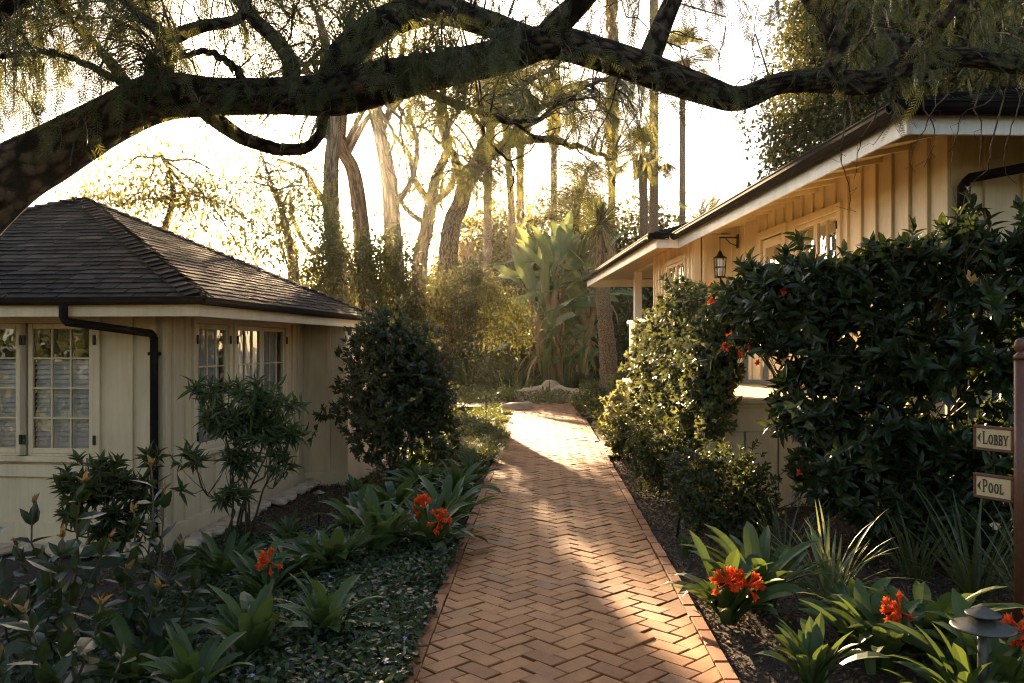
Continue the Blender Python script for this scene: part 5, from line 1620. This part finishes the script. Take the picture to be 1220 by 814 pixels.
hb = []
for x, y, rx, ry, z in ((900, 344, 40, 30, 7.3), (960, 346, 60, 38, 6.9), (1030, 350, 60, 45, 6.5), (1100, 320, 60, 45, 6.3), (1170, 330, 70, 55, 6.2), (1250, 330, 70, 60, 6.1), (930, 380, 45, 45, 6.9), (1000, 400, 60, 60, 6.6), (1080, 420, 70, 60, 6.3),
                        (1180, 430, 80, 60, 6.1), (1270, 440, 80, 60, 6.0), (970, 480, 45, 50, 6.6), (1040, 510, 60, 60, 6.4), (1120, 540, 70, 60, 6.2), (1220, 550, 80, 60, 6.0), (985, 560, 40, 45, 6.5), (1060, 600, 60, 50, 6.3), (1150, 630, 60, 50, 6.1),
                        (1060, 301, 40, 14, 6.5), (1150, 288, 30, 16, 6.2), (960, 318, 30, 14, 6.9), (880, 358, 25, 20, 7.5), (1130, 278, 12, 12, 6.2), (910, 353, 30, 25, 7.1), (890, 359, 34, 30, 7.4), (905, 372, 34, 20, 7.2), (895, 405, 26, 12, 7.0)):
    hb += [(*P(x, y, z), rx * z / FPX, .42, ry * z / FPX)]
shrub('hibiscus', 'tall dark hibiscus hedge with scattered red and peach blossoms before the porch cottage', G(1040, 640), hb, 2100, 7, .138, L['dark'], LEAF, .46, 1.0, 26, .016, .35, extra=hib_flowers, cat='hedge', nstem_twigs=160, sprays=95, young=L['vine'])

# vine over the porch railing
vb = []
for yy in np.arange(8.2, 11.7, .42):
    xx = 1.97 - .033 * (yy - 8.4) + .03
    top = 2.02 + .2 * math.sin(yy * 2.1) - (0.12 if yy < 8.7 else 0)
    vb += [(xx, yy, top - .25, .26, .34, .38), (xx - .04, yy + .15, 1.35, .25, .34, .42), (xx - .05, yy, .95, .24, .3, .35)]
def vine_flowers(t, base, q, u):
    for x, y, z in ((847, 357, 8.2), (845, 340, 8.4)): flower_part(t, 'blossom', L['orange'], [P(x, y, z) - base], 5, .05)
shrub('climbing_vine', 'leafy climbing vine covering the porch railing beside the path', (1.9, 9.0, 0), vb + [(*P(858, 385, 8.15), .2, .2, .3), (*P(880, 368, 8.05), .22, .2, .16), (*P(850, 440, 8.2), .12, .2, .3)], 3200, 7, .085, L['vine'], LEAF, .6, 1.1, 18, .012, .45, cat='vine', up=.1, extra=vine_flowers, nstem_twigs=150, sprays=90, young=L['pale'])

# low shrubs right of the path
for lab, b, bl, n in (
        ('dense small-leaved low shrub against the porch base, in shade', (862, 640), [(865, 575, 50, 48), (898, 590, 30, 40), (830, 580, 36, 46), (865, 620, 54, 30)], 420),
        ('dense small-leaved low shrub in the middle of the row below the vine', (800, 590), [(805, 545, 44, 42), (775, 535, 32, 42), (832, 545, 30, 34), (800, 575, 45, 24)], 420),
        ('small-leaved low shrub beside the brick turning', (752, 545), [(752, 512, 28, 28), (768, 522, 28, 28), (738, 528, 16, 16)], 360)):
    g = G(*b); z = g[1]
    shrub('low_shrub', lab, g, PB([(x, y, rx, ry) for x, y, rx, ry in bl], z), int(n * 2.6), 6, .055 if z < 9 else .062, L['box'], LEAF, .5, 1.0, 9, .008, .35, nstem_twigs=50, sprays=60, young=L['vine'])
for lab, b, bl, n, m_ in (
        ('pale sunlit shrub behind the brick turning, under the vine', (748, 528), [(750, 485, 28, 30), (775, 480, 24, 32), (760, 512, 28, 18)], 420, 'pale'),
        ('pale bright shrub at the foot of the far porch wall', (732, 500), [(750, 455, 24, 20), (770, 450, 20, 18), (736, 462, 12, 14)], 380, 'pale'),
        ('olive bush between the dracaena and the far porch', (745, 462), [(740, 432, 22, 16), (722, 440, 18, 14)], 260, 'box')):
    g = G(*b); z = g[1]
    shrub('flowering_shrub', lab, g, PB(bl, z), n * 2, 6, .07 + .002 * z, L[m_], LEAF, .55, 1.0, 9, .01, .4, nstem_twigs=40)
for lab, x, y, r, by in (('clipped round topiary ball beside the far path edge', 706, 478, 22, 497), ('smaller clipped ball behind the round topiary', 693, 458, 13, 474)):
    g = G(x, by); z = g[1]; c = P(x, y, z); s = r * z / FPX
    shrub('topiary', lab, g, [(*c, s, s, s)], 1000, 5, .034 * z / 12, L['vine'], LEAF, .55, 1.0, 6, .012, .92, nstem_twigs=20)
g = G(505, 540); shrub('low_shrub', 'loose yellowish shrub between the camellia and the far border', G(520, 510), PB([(520, 470, 30, 30), (545, 480, 20, 22), (500, 490, 22, 26)], 15.5), 260, 7, .09, L['pale'], SLIM, .3, 1.0, 8, .01, .4)

# grassy mounds left of the path
pr = None
for i, (x, y, s) in enumerate(((575, 512, 1), (592, 516, .9), (560, 520, 1.1), (598, 504, .8), (582, 500, .85), (568, 535, 1.15), (590, 535, 1.0), (548, 545, 1.2), (575, 552, 1.2), (560, 505, .8), (545, 522, .9), (598, 524, .9), (571, 492, .7), (590, 492, .7), (604, 494, .6))):
    gp = G(x, y)
    if pr is None:
        pr = thing('grass_mound', '', 'grass mound', gp)
        lb = MB()
        for k in range(420):
            a = RNG.random() * 6.28; rr = RNG.random() ** .5 * .12
            blade(lb, np.array((math.cos(a) * rr, math.sin(a) * rr, 0)), a + RNG.normal(0, .5), RNG.uniform(.2, .34), .008, RNG.uniform(.7, 1.5), RNG.uniform(.9, 2.2), 4, .1, RNG.random(), .8)
        lb.build('leaves', L['grass'], pr)
        pr['label'] = 'small rounded grass mound beside the far path'; pr['group'] = 'rounded grass mounds beside the path'
    else:
        copy_tree(pr, gp, RNG.random() * 6, s * RNG.uniform(.95, 1.2), 'small rounded grass mound beside the far path')


# ------------------------------------------------------------------ clivias
def clivia_proto(n, ln, w, flowers=(), fm='orange', upright=0.0):
    t = thing('clivia', 'x', 'clivia')
    lb = MB()
    for i in range(n):
        side = (i % 2) * math.pi; a = side + RNG.normal(0, .75) + (i // 6) * .9
        el = RNG.uniform(.75 + upright, 1.5)
        blade(lb, RNG.normal(0, .025, 3) * (1, 1, 0), a, ln * RNG.uniform(.7, 1.15), w * RNG.uniform(.8, 1.15), el, RNG.uniform(.5, 1.7) * (1 - .5 * upright), 9, .14, RNG.random(), .22, RNG.normal(0, .25))
    lb.build('leaves', L['clivia'], t)
    for k, (x, y, z) in enumerate(flowers):
        st = MB(); c = np.array((x, y, z)); st.tube(spline(np.array([(0, 0, 0), (x * .4, y * .4, z * .55), (x, y, z)]), 8), .011, 7)
        fh = st.build('flower_stalk', L['clivia'], t)
        fb = MB()
        m_ = 15
        u = nrm(RNG.normal(0, 1, (m_, 3)) + (0, 0, .55)); 
        rosettes(fb, c + u * .066, u, 6, .046, .6, LEAF, .72, .15, .12)
        for q in u: fb.tube([c, c + q * .04, c + q * .068], [.003, .004, .010], 6, cap=False)
        sb = MB(); rosettes(sb, c + u * .078, u, 3, .026, .22, LEAF, .35, .2, .1); sb.build('stamens', L['peach'], t)
        fb.build('flower_head', L[fm], t)
    return t


protos = [clivia_proto(28, .54, .08), clivia_proto(36, .60, .085), clivia_proto(20, .52, .085, upright=.35),
          clivia_proto(28, .54, .08, [(.05, -.10, .38)]), clivia_proto(32, .56, .082, [(-.02, -.16, .40), (.09, -.22, .31)]), clivia_proto(30, .5, .08, [(-.06, -.20, .30), (0.05, -.22, .29)], 'orange')]
CL = [  # px, py, prototype, scale, label
    (512, 662, 4, 1.0, 'clivia with two big orange flower heads beside the brick edge, low-cottage side'),
    (455, 672, 2, 1.15, 'clivia with broad upright leaves left of the double orange heads'),
    (398, 690, 1, .85, 'clivia with arching striped leaves above the vinca carpet, bed by the low cottage'),
    (318, 726, 3, .9, 'clivia with a single orange head in the dark bed by the low cottage'),
    (300, 800, 2, .95, 'clivia with upright leaves nearest the viewer in the leafy carpet'),
    (228, 850, 0, .8, 'leaning strap-leaved clivia at the foot of the copper-tipped shrubs'),
    (425, 640, 0, .9, 'flowerless clivia behind the path light, bed by the low cottage'),
    (470, 618, 1, .85, 'clivia in the second row behind the double orange heads'),
    (532, 632, 1, .9, 'wide clivia spilling over the brick edge behind the orange heads'),
    (545, 598, 0, .9, 'dark green clivia at the brick edge in camellia shade'),
    (505, 592, 1, .85, 'clivia directly under the lowest camellia branches'),
    (562, 575, 0, .8, 'low clivia by the brick edge next to the grass mounds'),
    (430, 608, 2, .8, 'clivia nearest the low cottage corner'),
    (868, 742, 5, .95, 'clivia with magenta-orange flowers at the brick edge, signpost side'),
    (905, 728, 1, .95, 'leafy flowerless clivia behind the magenta-orange flowers'),
    (1050, 800, 3, .85, 'clivia with a red-orange head half hidden between its leaves, before the path light'),
    (1105, 790, 1, .9, 'clivia with long striped leaves between the red head and the path light'),
    (968, 828, 2, .75, 'small flowerless clivia nearest the viewer on the signpost side'),
    (818, 664, 2, .38, 'tiny young clivia by the brick edge near the leaning path light'),
    (1190, 850, 3, 1.0, 'clivia with an orange flower rising behind the pagoda path light'),
    (360, 705, 1, .75, 'flowerless clivia between the single orange head and the arching striped one'),
    (345, 655, 0, .7, 'small clivia beside the foot of the slender whorled shrub'),
    (270, 700, 1, .8, 'dark clivia under the slender whorled shrub, nearest the downpipe'),
    (385, 770, 0, .8, 'clivia rising from the small-leaved carpet midway to the brick edge'),
    (170, 830, 1, .8, 'clivia in deep shade between the copper-tipped shrubs'),
    (488, 575, 2, .75, 'upright clivia hugging the base of the camellia'),
    (1150, 870, 0, .8, 'clivia under the pagoda path light'),
    (1020, 770, 0, .8, 'shaded clivia between the flax and the red flower head'),
]
used = set()
for x, y, pi, s, lab in CL:
    g = G(x, y)
    if pi in used:
        c = copy_tree(protos[pi], g, RNG.random() * .8 - .4 + (math.pi if RNG.random() < .5 and pi < 3 else 0), s, lab)
    else:
        used.add(pi); c = protos[pi]; c.location = tuple(float(q) for q in g); c.scale = (s, s, s); c['label'] = lab
    c['group'] = 'clivias in the beds'

# flax clumps
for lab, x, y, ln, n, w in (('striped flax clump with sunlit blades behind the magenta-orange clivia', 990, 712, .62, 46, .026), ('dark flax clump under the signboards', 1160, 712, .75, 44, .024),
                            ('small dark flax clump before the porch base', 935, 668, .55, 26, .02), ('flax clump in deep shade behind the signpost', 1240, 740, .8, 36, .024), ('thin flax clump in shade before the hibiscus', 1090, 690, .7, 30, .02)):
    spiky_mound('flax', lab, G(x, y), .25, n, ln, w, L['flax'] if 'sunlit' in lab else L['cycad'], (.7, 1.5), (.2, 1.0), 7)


# ------------------------------------------------------------------ stuff: ground cover, mulch
def bump_z(x, y):
    o_ = np.clip(np.maximum(np.maximum(-0.72 - (x - PATH_S * y), x - PATH_S * y - 0.98), 0) * 3, 0, 1)
    return gz(x, y) - .03 + o_ * np.array([noise.noise(Vector((a * 1.7, b * 1.7, 0))) * .035 + noise.noise(Vector((a * 5, b * 5, 3))) * .018 for a, b in zip(x, y)])


def scatter(n, xr, yr, keep):
    x = RNG.uniform(*xr, n); y = RNG.uniform(*yr, n)
    k = keep(x, y); x, y = x[k], y[k]
    return np.stack([x, y, gz(x, y)], 1)


def nz2(x, y, s, o=0.0):
    return np.array([noise.noise(Vector((a * s, b * s, o))) for a, b in zip(x, y)])


lat = lambda x, y: x - PATH_S * y
p1 = scatter(90000, (-3.6, -.4), (2.2, 8.6), lambda x, y: (lat(x, y) < LAT0 + .05 - .1 * np.abs(nz2(x, y, 2.2, 5))) & (nz2(x, y, .9) + .35 * nz2(x, y, 3.1) > -.42 + .32 * sstep(6.5, 9, y)) & (lat(x, y) > -3.0))
p1[:, 2] += .02 + .13 * RNG.random(len(p1)) ** 1.3 * (1 - .0 * p1[:, 0])
mb = MB(); d = nrm(RNG.normal(0, 1, (len(p1), 3)) * (1, 1, .45) + (0, 0, .15)); _, s_, n_ = frame(d, spin=.5)
mb.stamp(LEAF_FLAT, p1, d, s_, n_, RNG.uniform(.03, .058, len(p1)), RNG.uniform(.018, .034, len(p1)))
tag(mb.build('ground_cover', L['cover']), 'low carpet of small dark green leaves beside the path', 'ground cover', kind='stuff')
p2 = p1[RNG.choice(len(p1), 130)] + (0, 0, .05); mb = MB(); rosettes(mb, p2, np.tile((0, -.3, 1.0), (130, 1)), 5, .016, .8, LEAF_FLAT, 1.4, 0, .1)
tag(mb.build('ground_cover_flowers', L['violet']), 'tiny pale violet flowers dotted over the leafy carpet', 'flowers', kind='stuff')
p3 = scatter(95000, (-3.4, 4.4), (2.6, 13), lambda x, y: ((lat(x, y) < LAT0 - .01) | (lat(x, y) > LAT1 + .01)) & ~((lat(x, y) > LAT1) & (lat(x, y) < LAT1 + .6) & (y > 11.8) & (y < 13.7)))
p3[:, 2] = bump_z(p3[:, 0], p3[:, 1]) + .004 + .022 * RNG.random(len(p3))
mb = MB(); d = nrm(RNG.normal(0, 1, (len(p3), 3)) * (1, 1, .5)); _, s_, n_ = frame(d, spin=.6)
mb.stamp(QUAD, p3, d, s_, n_, RNG.uniform(.018, .055, len(p3)), RNG.uniform(.008, .024, len(p3)))
tag(mb.build('mulch_litter', L['chip']), 'bark chips and dry leaves littering the soil', 'mulch', kind='stuff')
p4 = scatter(16000, (-3.2, -.2), (9, 22), lambda x, y: (lat(x, y) < LAT0 - .02) & (nz2(x, y, .8, 2) > -.05) & (lat(x, y) > -2.4))
p4[:, 2] += .16 * RNG.random(len(p4))
mb = MB(); d = nrm(RNG.normal(0, 1, (len(p4), 3)) * (1, 1, .5) + (0, 0, .3)); _, s_, n_ = frame(d, spin=.5)
mb.stamp(QUAD, p4, d, s_, n_, RNG.uniform(.05, .11, len(p4)), RNG.uniform(.025, .045, len(p4)))
tag(mb.build('far_ground_cover', L['box']), 'low leafy planting along the left of the far path', 'ground cover', kind='stuff')
p5 = scatter(15000, (.3, 6), (13.8, 30), lambda x, y: (lat(x, y) > LAT1 + .05) & (nz2(x, y, .7, 7) > -.2) & (lat(x, y) < 3.5))
p6 = scatter(26000, (-9, 6), (22.8, 32), lambda x, y: (y > 23.2) & (nz2(x, y, .6, 4) > -.35))
p5 = np.concatenate([p5, p6]); p5[:, 2] += .28 * RNG.random(len(p5))
mb = MB(); d = nrm(RNG.normal(0, 1, (len(p5), 3)) * (1, 1, .5) + (0, 0, .4)); _, s_, n_ = frame(d, spin=.5)
mb.stamp(QUAD, p5, d, s_, n_, RNG.uniform(.08, .17, len(p5)), RNG.uniform(.035, .07, len(p5)))
tag(mb.build('border_ground_cover', L['grass']), 'low green planting round the far bend of the path', 'ground cover', kind='stuff')


# ------------------------------------------------------------------ path lights, signpost, far building
def mushroom_light(label, x, y, h, r, lean=0.0, two=False):
    g = G(x, y)
    t = thing('path_light', label, 'path light', g)
    st = MB(); st.tube([(0, 0, -.05), (lean * .5, 0, h * .5), (lean, 0, h)], .011 if not two else .022, 8); st.build('stake', M['iron'] if not two else M['verdigris'], t, True)
    def cap(zc, rr, hh, nm):
        c = MB(); prof = [(0.008, hh), (rr * .25, hh * .86), (rr * .6, hh * .45), (rr * .92, hh * .1), (rr, 0.0), (rr * .97, -.006), (rr * .5, hh * .25), (.02, hh * .5)]
        k = 28; a = np.linspace(0, 2 * np.pi, k, endpoint=False)
        V = np.array([(lean + p[0] * math.cos(q), p[0] * math.sin(q), zc + p[1]) for p in prof for q in a]); i = np.arange(len(prof) * k).reshape(len(prof), k)
        F = np.stack([i[:-1], i[1:], np.roll(i[1:], -1, 1), np.roll(i[:-1], -1, 1)], -1).reshape(-1, 4)
        c.add(V, [F, i[0][None]]); c.build(nm, M['verdigris'], t, True)
    cap(h, r, r * .42 if not two else r * .36, 'shade')
    if two:
        cap(h + .055, r * .55, r * .24, 'top_shade')
        b = MB(); b.tube([(lean, 0, h + .02), (lean, 0, h + .06)], r * .22, 10); b.build('neck', M['verdigris'], t)
    return t


mushroom_light('two-tiered pagoda path light in front of the signpost', 1171, 866, .42, .126, two=True)
mushroom_light('small mushroom path light beside the stone-edged cottage wall', 380, 636, .40, .062)
mushroom_light('thin leaning path light before the low dense shrubs', 806, 640, .44, .05, .06)
mushroom_light('thin distant path light among the grass mounds', 579, 509, .62, .06)
mushroom_light('farthest path light, thin black stake by the bend', 595, 487, .4, .06)


def signpost():
    base = np.array((2.70, 4.46, gz(2.70, 4.46)))
    t = thing('signpost', 'rust-brown metal signpost with ball finial carrying two cream boards', 'signpost', base)
    mb = MB(); mb.tube([(0, 0, -.05), (0, 0, .8), (0, 0, 1.52)], .030, 18); mb.tube([(0, 0, .02), (0, 0, .06), (0, 0, .10)], [.055, .05, .031], 18); mb.build('post', M['bronze'], t, True)
    f = MB()
    prof = [(.034, 1.52), (.036, 1.535), (.028, 1.545), (.016, 1.555), (.024, 1.567), (.03, 1.585), (.03, 1.603), (.022, 1.622), (.008, 1.633)]
    f.tube([(0, 0, p[1]) for p in prof], [p[0] for p in prof], 18); f.build('finial', M['bronze'], t, True)
    # plates run from the post to the left and away
    d = nrm(np.array((-0.235, 0.42, 0))); nrm_ = np.array((-d[1], d[0], 0)) 
    if nrm_[1] > 0: nrm_ = -nrm_
    ang = math.atan2(-d[1], -d[0])                          # local +x runs towards the post
    for z1, word in ((1.150, 'LOBBY'), (0.885, 'POOL')):
        ln, ht = .215, .130; fw = .54
        o = bpy.data.objects.new('sign_plate', None)
        # plate mesh: local x 0..ln from far end to post, z 0..ht
        x0 = -ln - .032
        pm = MB(); pm.bbox((x0, -.008, 0), (x0 + ln, .008, ht), .003); 
        R = Matrix.Translation((0, 0, z1 - ht)) @ Matrix.Rotation(ang, 4, 'Z')
        def mk(mbx, nm, m_, par):
            ob = mbx.build(nm, m_, par)
            if par is t: ob.matrix_local = R
            return ob
        bpy.data.objects.remove(o)
        pl = mk(pm, 'sign_plate', M['plate'], t)
        fr = MB(); e = .012
        fr.bbox((x0 - .004, -.014, -.004), (x0 + ln + .004, .012, e), .003); fr.bbox((x0 - .004, -.014, ht - e), (x0 + ln + .004, .012, ht + .004), .003)
        fr.bbox((x0 - .004, -.0135, e + .0005), (x0 + e, .0115, ht - e - .0005), .003); fr.bbox((x0 + ln - e, -.0135, e + .0005), (x0 + ln + .004, .0115, ht - e - .0005), .003)
        mk(fr, 'plate_frame', M['bronze'], pl)
        br = MB(); br.bbox((x0 + ln + .005, -.012, .02), (-.012, .010, ht - .02), .003); mk(br, 'bracket', M['bronze'], pl)
        # lettering: solid strokes with serifs
        lt = MB(); yy = (-.0105, -.0085)
        def bar(a, b, w):
            a = np.array(a); b = np.array(b); dd = nrm(b - a); nn = np.array((-dd[1], dd[0])) * w / 2
            q = [a + nn, b + nn, b - nn, a - nn]
            V = [(p[0], y, p[1]) for y in yy for p in q]
            lt.add(V, np.array([(0, 1, 2, 3), (7, 6, 5, 4), (0, 4, 5, 1), (1, 5, 6, 2), (2, 6, 7, 3), (3, 7, 4, 0)]))
        def ring(cx, cz, rx, rz, w, a0=0, a1=2 * math.pi, n=20):
            aa = np.linspace(a0, a1, n)
            for p, q in zip(aa, aa[1:]):
                wv = w * (.55 + .6 * abs(math.cos((p + q) / 2)))
                bar((cx + rx * math.cos(p), cz + rz * math.sin(p)), (cx + rx * math.cos(q), cz + rz * math.sin(q)), wv)
        cx = (x0 + .018) / fw; mid = ht / 2
        # arrow head pointing left
        V = [(cx, yy[0], mid), (cx + .036, yy[0], mid + .026), (cx + .027, yy[0], mid), (cx + .036, yy[0], mid - .026)]
        lt.add(V + [(v[0], yy[1], v[2]) for v in V], [np.array([(0, 2, 1), (0, 3, 2)]), np.array([(0, 1, 5, 4), (1, 2, 6, 5), (2, 3, 7, 6), (3, 0, 4, 7)])])
        cx += .062
        for k, ch in enumerate(word):
            h = .070 if k == 0 else .054; w = h * (.62 if ch in 'LBP' else .82); z0 = mid - .032; sw = .0115
            if ch in 'LBP':
                bar((cx + .006, z0), (cx + .006, z0 + h), sw)
                bar((cx - .006, z0 + .002), (cx + .018, z0 + .002), .005); bar((cx - .006, z0 + h - .002), (cx + .018, z0 + h - .002), .005)
            if ch == 'L':
                bar((cx + .006, z0 + .0035), (cx + w, z0 + .0035), .007); bar((cx + w - .002, z0), (cx + w - .002, z0 + h * .3), .005)
            elif ch == 'O':
                ring(cx + w / 2, z0 + h / 2, w / 2 - .004, h / 2 - .003, sw)
            elif ch == 'B':
                ring(cx + .008, z0 + h * .74, w * .68, h * .24, sw * .9, -math.pi / 2, math.pi / 2, 10); ring(cx + .008, z0 + h * .27, w * .78, h * .25, sw * .9, -math.pi / 2, math.pi / 2, 10)
            elif ch == 'P':
                ring(cx + .008, z0 + h * .72, w * .75, h * .27, sw * .9, -math.pi / 2, math.pi / 2, 10)
            elif ch == 'Y':
                m_ = (cx + w / 2, z0 + h * .45)
                bar((cx + .002, z0 + h), m_, sw); bar((cx + w - .002, z0 + h), m_, sw * .6); bar((m_[0], z0), m_, sw)
                bar((m_[0] - .011, z0 + .002), (m_[0] + .011, z0 + .002), .005); bar((cx - .008, z0 + h - .002), (cx + .012, z0 + h - .002), .005); bar((cx + w - .011, z0 + h - .002), (cx + w + .007, z0 + h - .002), .005)
            cx += w + .0135
        lt.v = [v * (fw, 1, 1) for v in lt.v]; lt.t = lt.v
        mk(lt, 'lettering', M['ink'], pl)


signpost()


def far_house():
    z = 52; t = thing('far_house', 'distant pale house with a grey roof glimpsed through the palms', 'house', (-.2, z, 0))
    w = MB(); w.box((-3.4, 0, 0), (3.8, 5, 4.4)); w.poly([(-3.4, -.0, 4.4), (-3.4, 5, 4.4), (-3.4, 2.5, 6.6)]); w.poly([(3.8, 0, 4.4), (3.8, 5, 4.4), (3.8, 2.5, 6.6)]); w.build('wall', M['white'], t)
    r = MB(); shingle_face(r, (-3.8, -.5, 4.1), (4.2, -.5, 4.1), [(4.2, 2.5, 6.8), (-3.8, 2.5, 6.8)], .3, (.4, .7)); shingle_face(r, (4.2, 5.5, 4.1), (-3.8, 5.5, 4.1), [(-3.8, 2.5, 6.8), (4.2, 2.5, 6.8)], .5, (.6, .9))
    r.build('roof', M['far_roof'], t)
    for x in (-2.2, 0, 2.2):
        f = MB(); f.bbox((x - .5, -.05, 1.4), (x + .5, -.002, 3.0), .02); fw = f.build('window', M['trim'], t)
        p = MB(); p.poly([(x - .42, -.056, 1.5), (x + .42, -.056, 1.5), (x + .42, -.056, 2.9), (x - .42, -.056, 2.9)]); p.build('pane', M['dark'], fw)


M['far_roof'] = brickmat('grey_shingle', [(0, (0.18, 0.17, 0.165)), (1, (0.30, 0.29, 0.28))])
far_house()

# ------------------------------------------------------------------ unseen leaf screen, added behind the viewpoint to darken the foreground
n = 9000
az = RNG.uniform(math.radians(75), math.radians(285), n) ; rad = RNG.uniform(8.5, 13, n)
q = np.stack([np.sin(az) * rad * 1.0, np.cos(az) * rad * 1.0, RNG.random(n) * (5.2 + 1.6 * np.sin(az * 9) + 1.0 * np.sin(az * 23))], 1)
mb = MB(); d = nrm(RNG.normal(0, 1, (n, 3))); _, s_, n_ = frame(d, spin=.6)
mb.stamp(LEAF, q, d, s_, n_, RNG.uniform(.3, .6, n), RNG.uniform(.18, .35, n))
tag(mb.build('added_leaf_screen', L['olive']), 'unseen leafy screen added behind the viewpoint to cut the sky light', 'trees', kind='stuff')

# ------------------------------------------------------------------ warm evening air
hz = MB(); hz.box((-205, -70, -1.6), (205, 255, 24))
m, t, b, out = mat('haze')
t.nodes.remove(b)
pv = t.nodes.new('ShaderNodeVolumePrincipled')
pv.inputs['Color'].default_value = (1.0, 0.93, 0.82, 1)
pv.inputs['Density'].default_value = HAZE
pv.inputs['Anisotropy'].default_value = HAZE_G
t.links.new(pv.outputs[0], out.inputs['Volume'])
tag(hz.build('haze', m), 'warm hazy evening air over the whole garden', 'haze', kind='stuff')
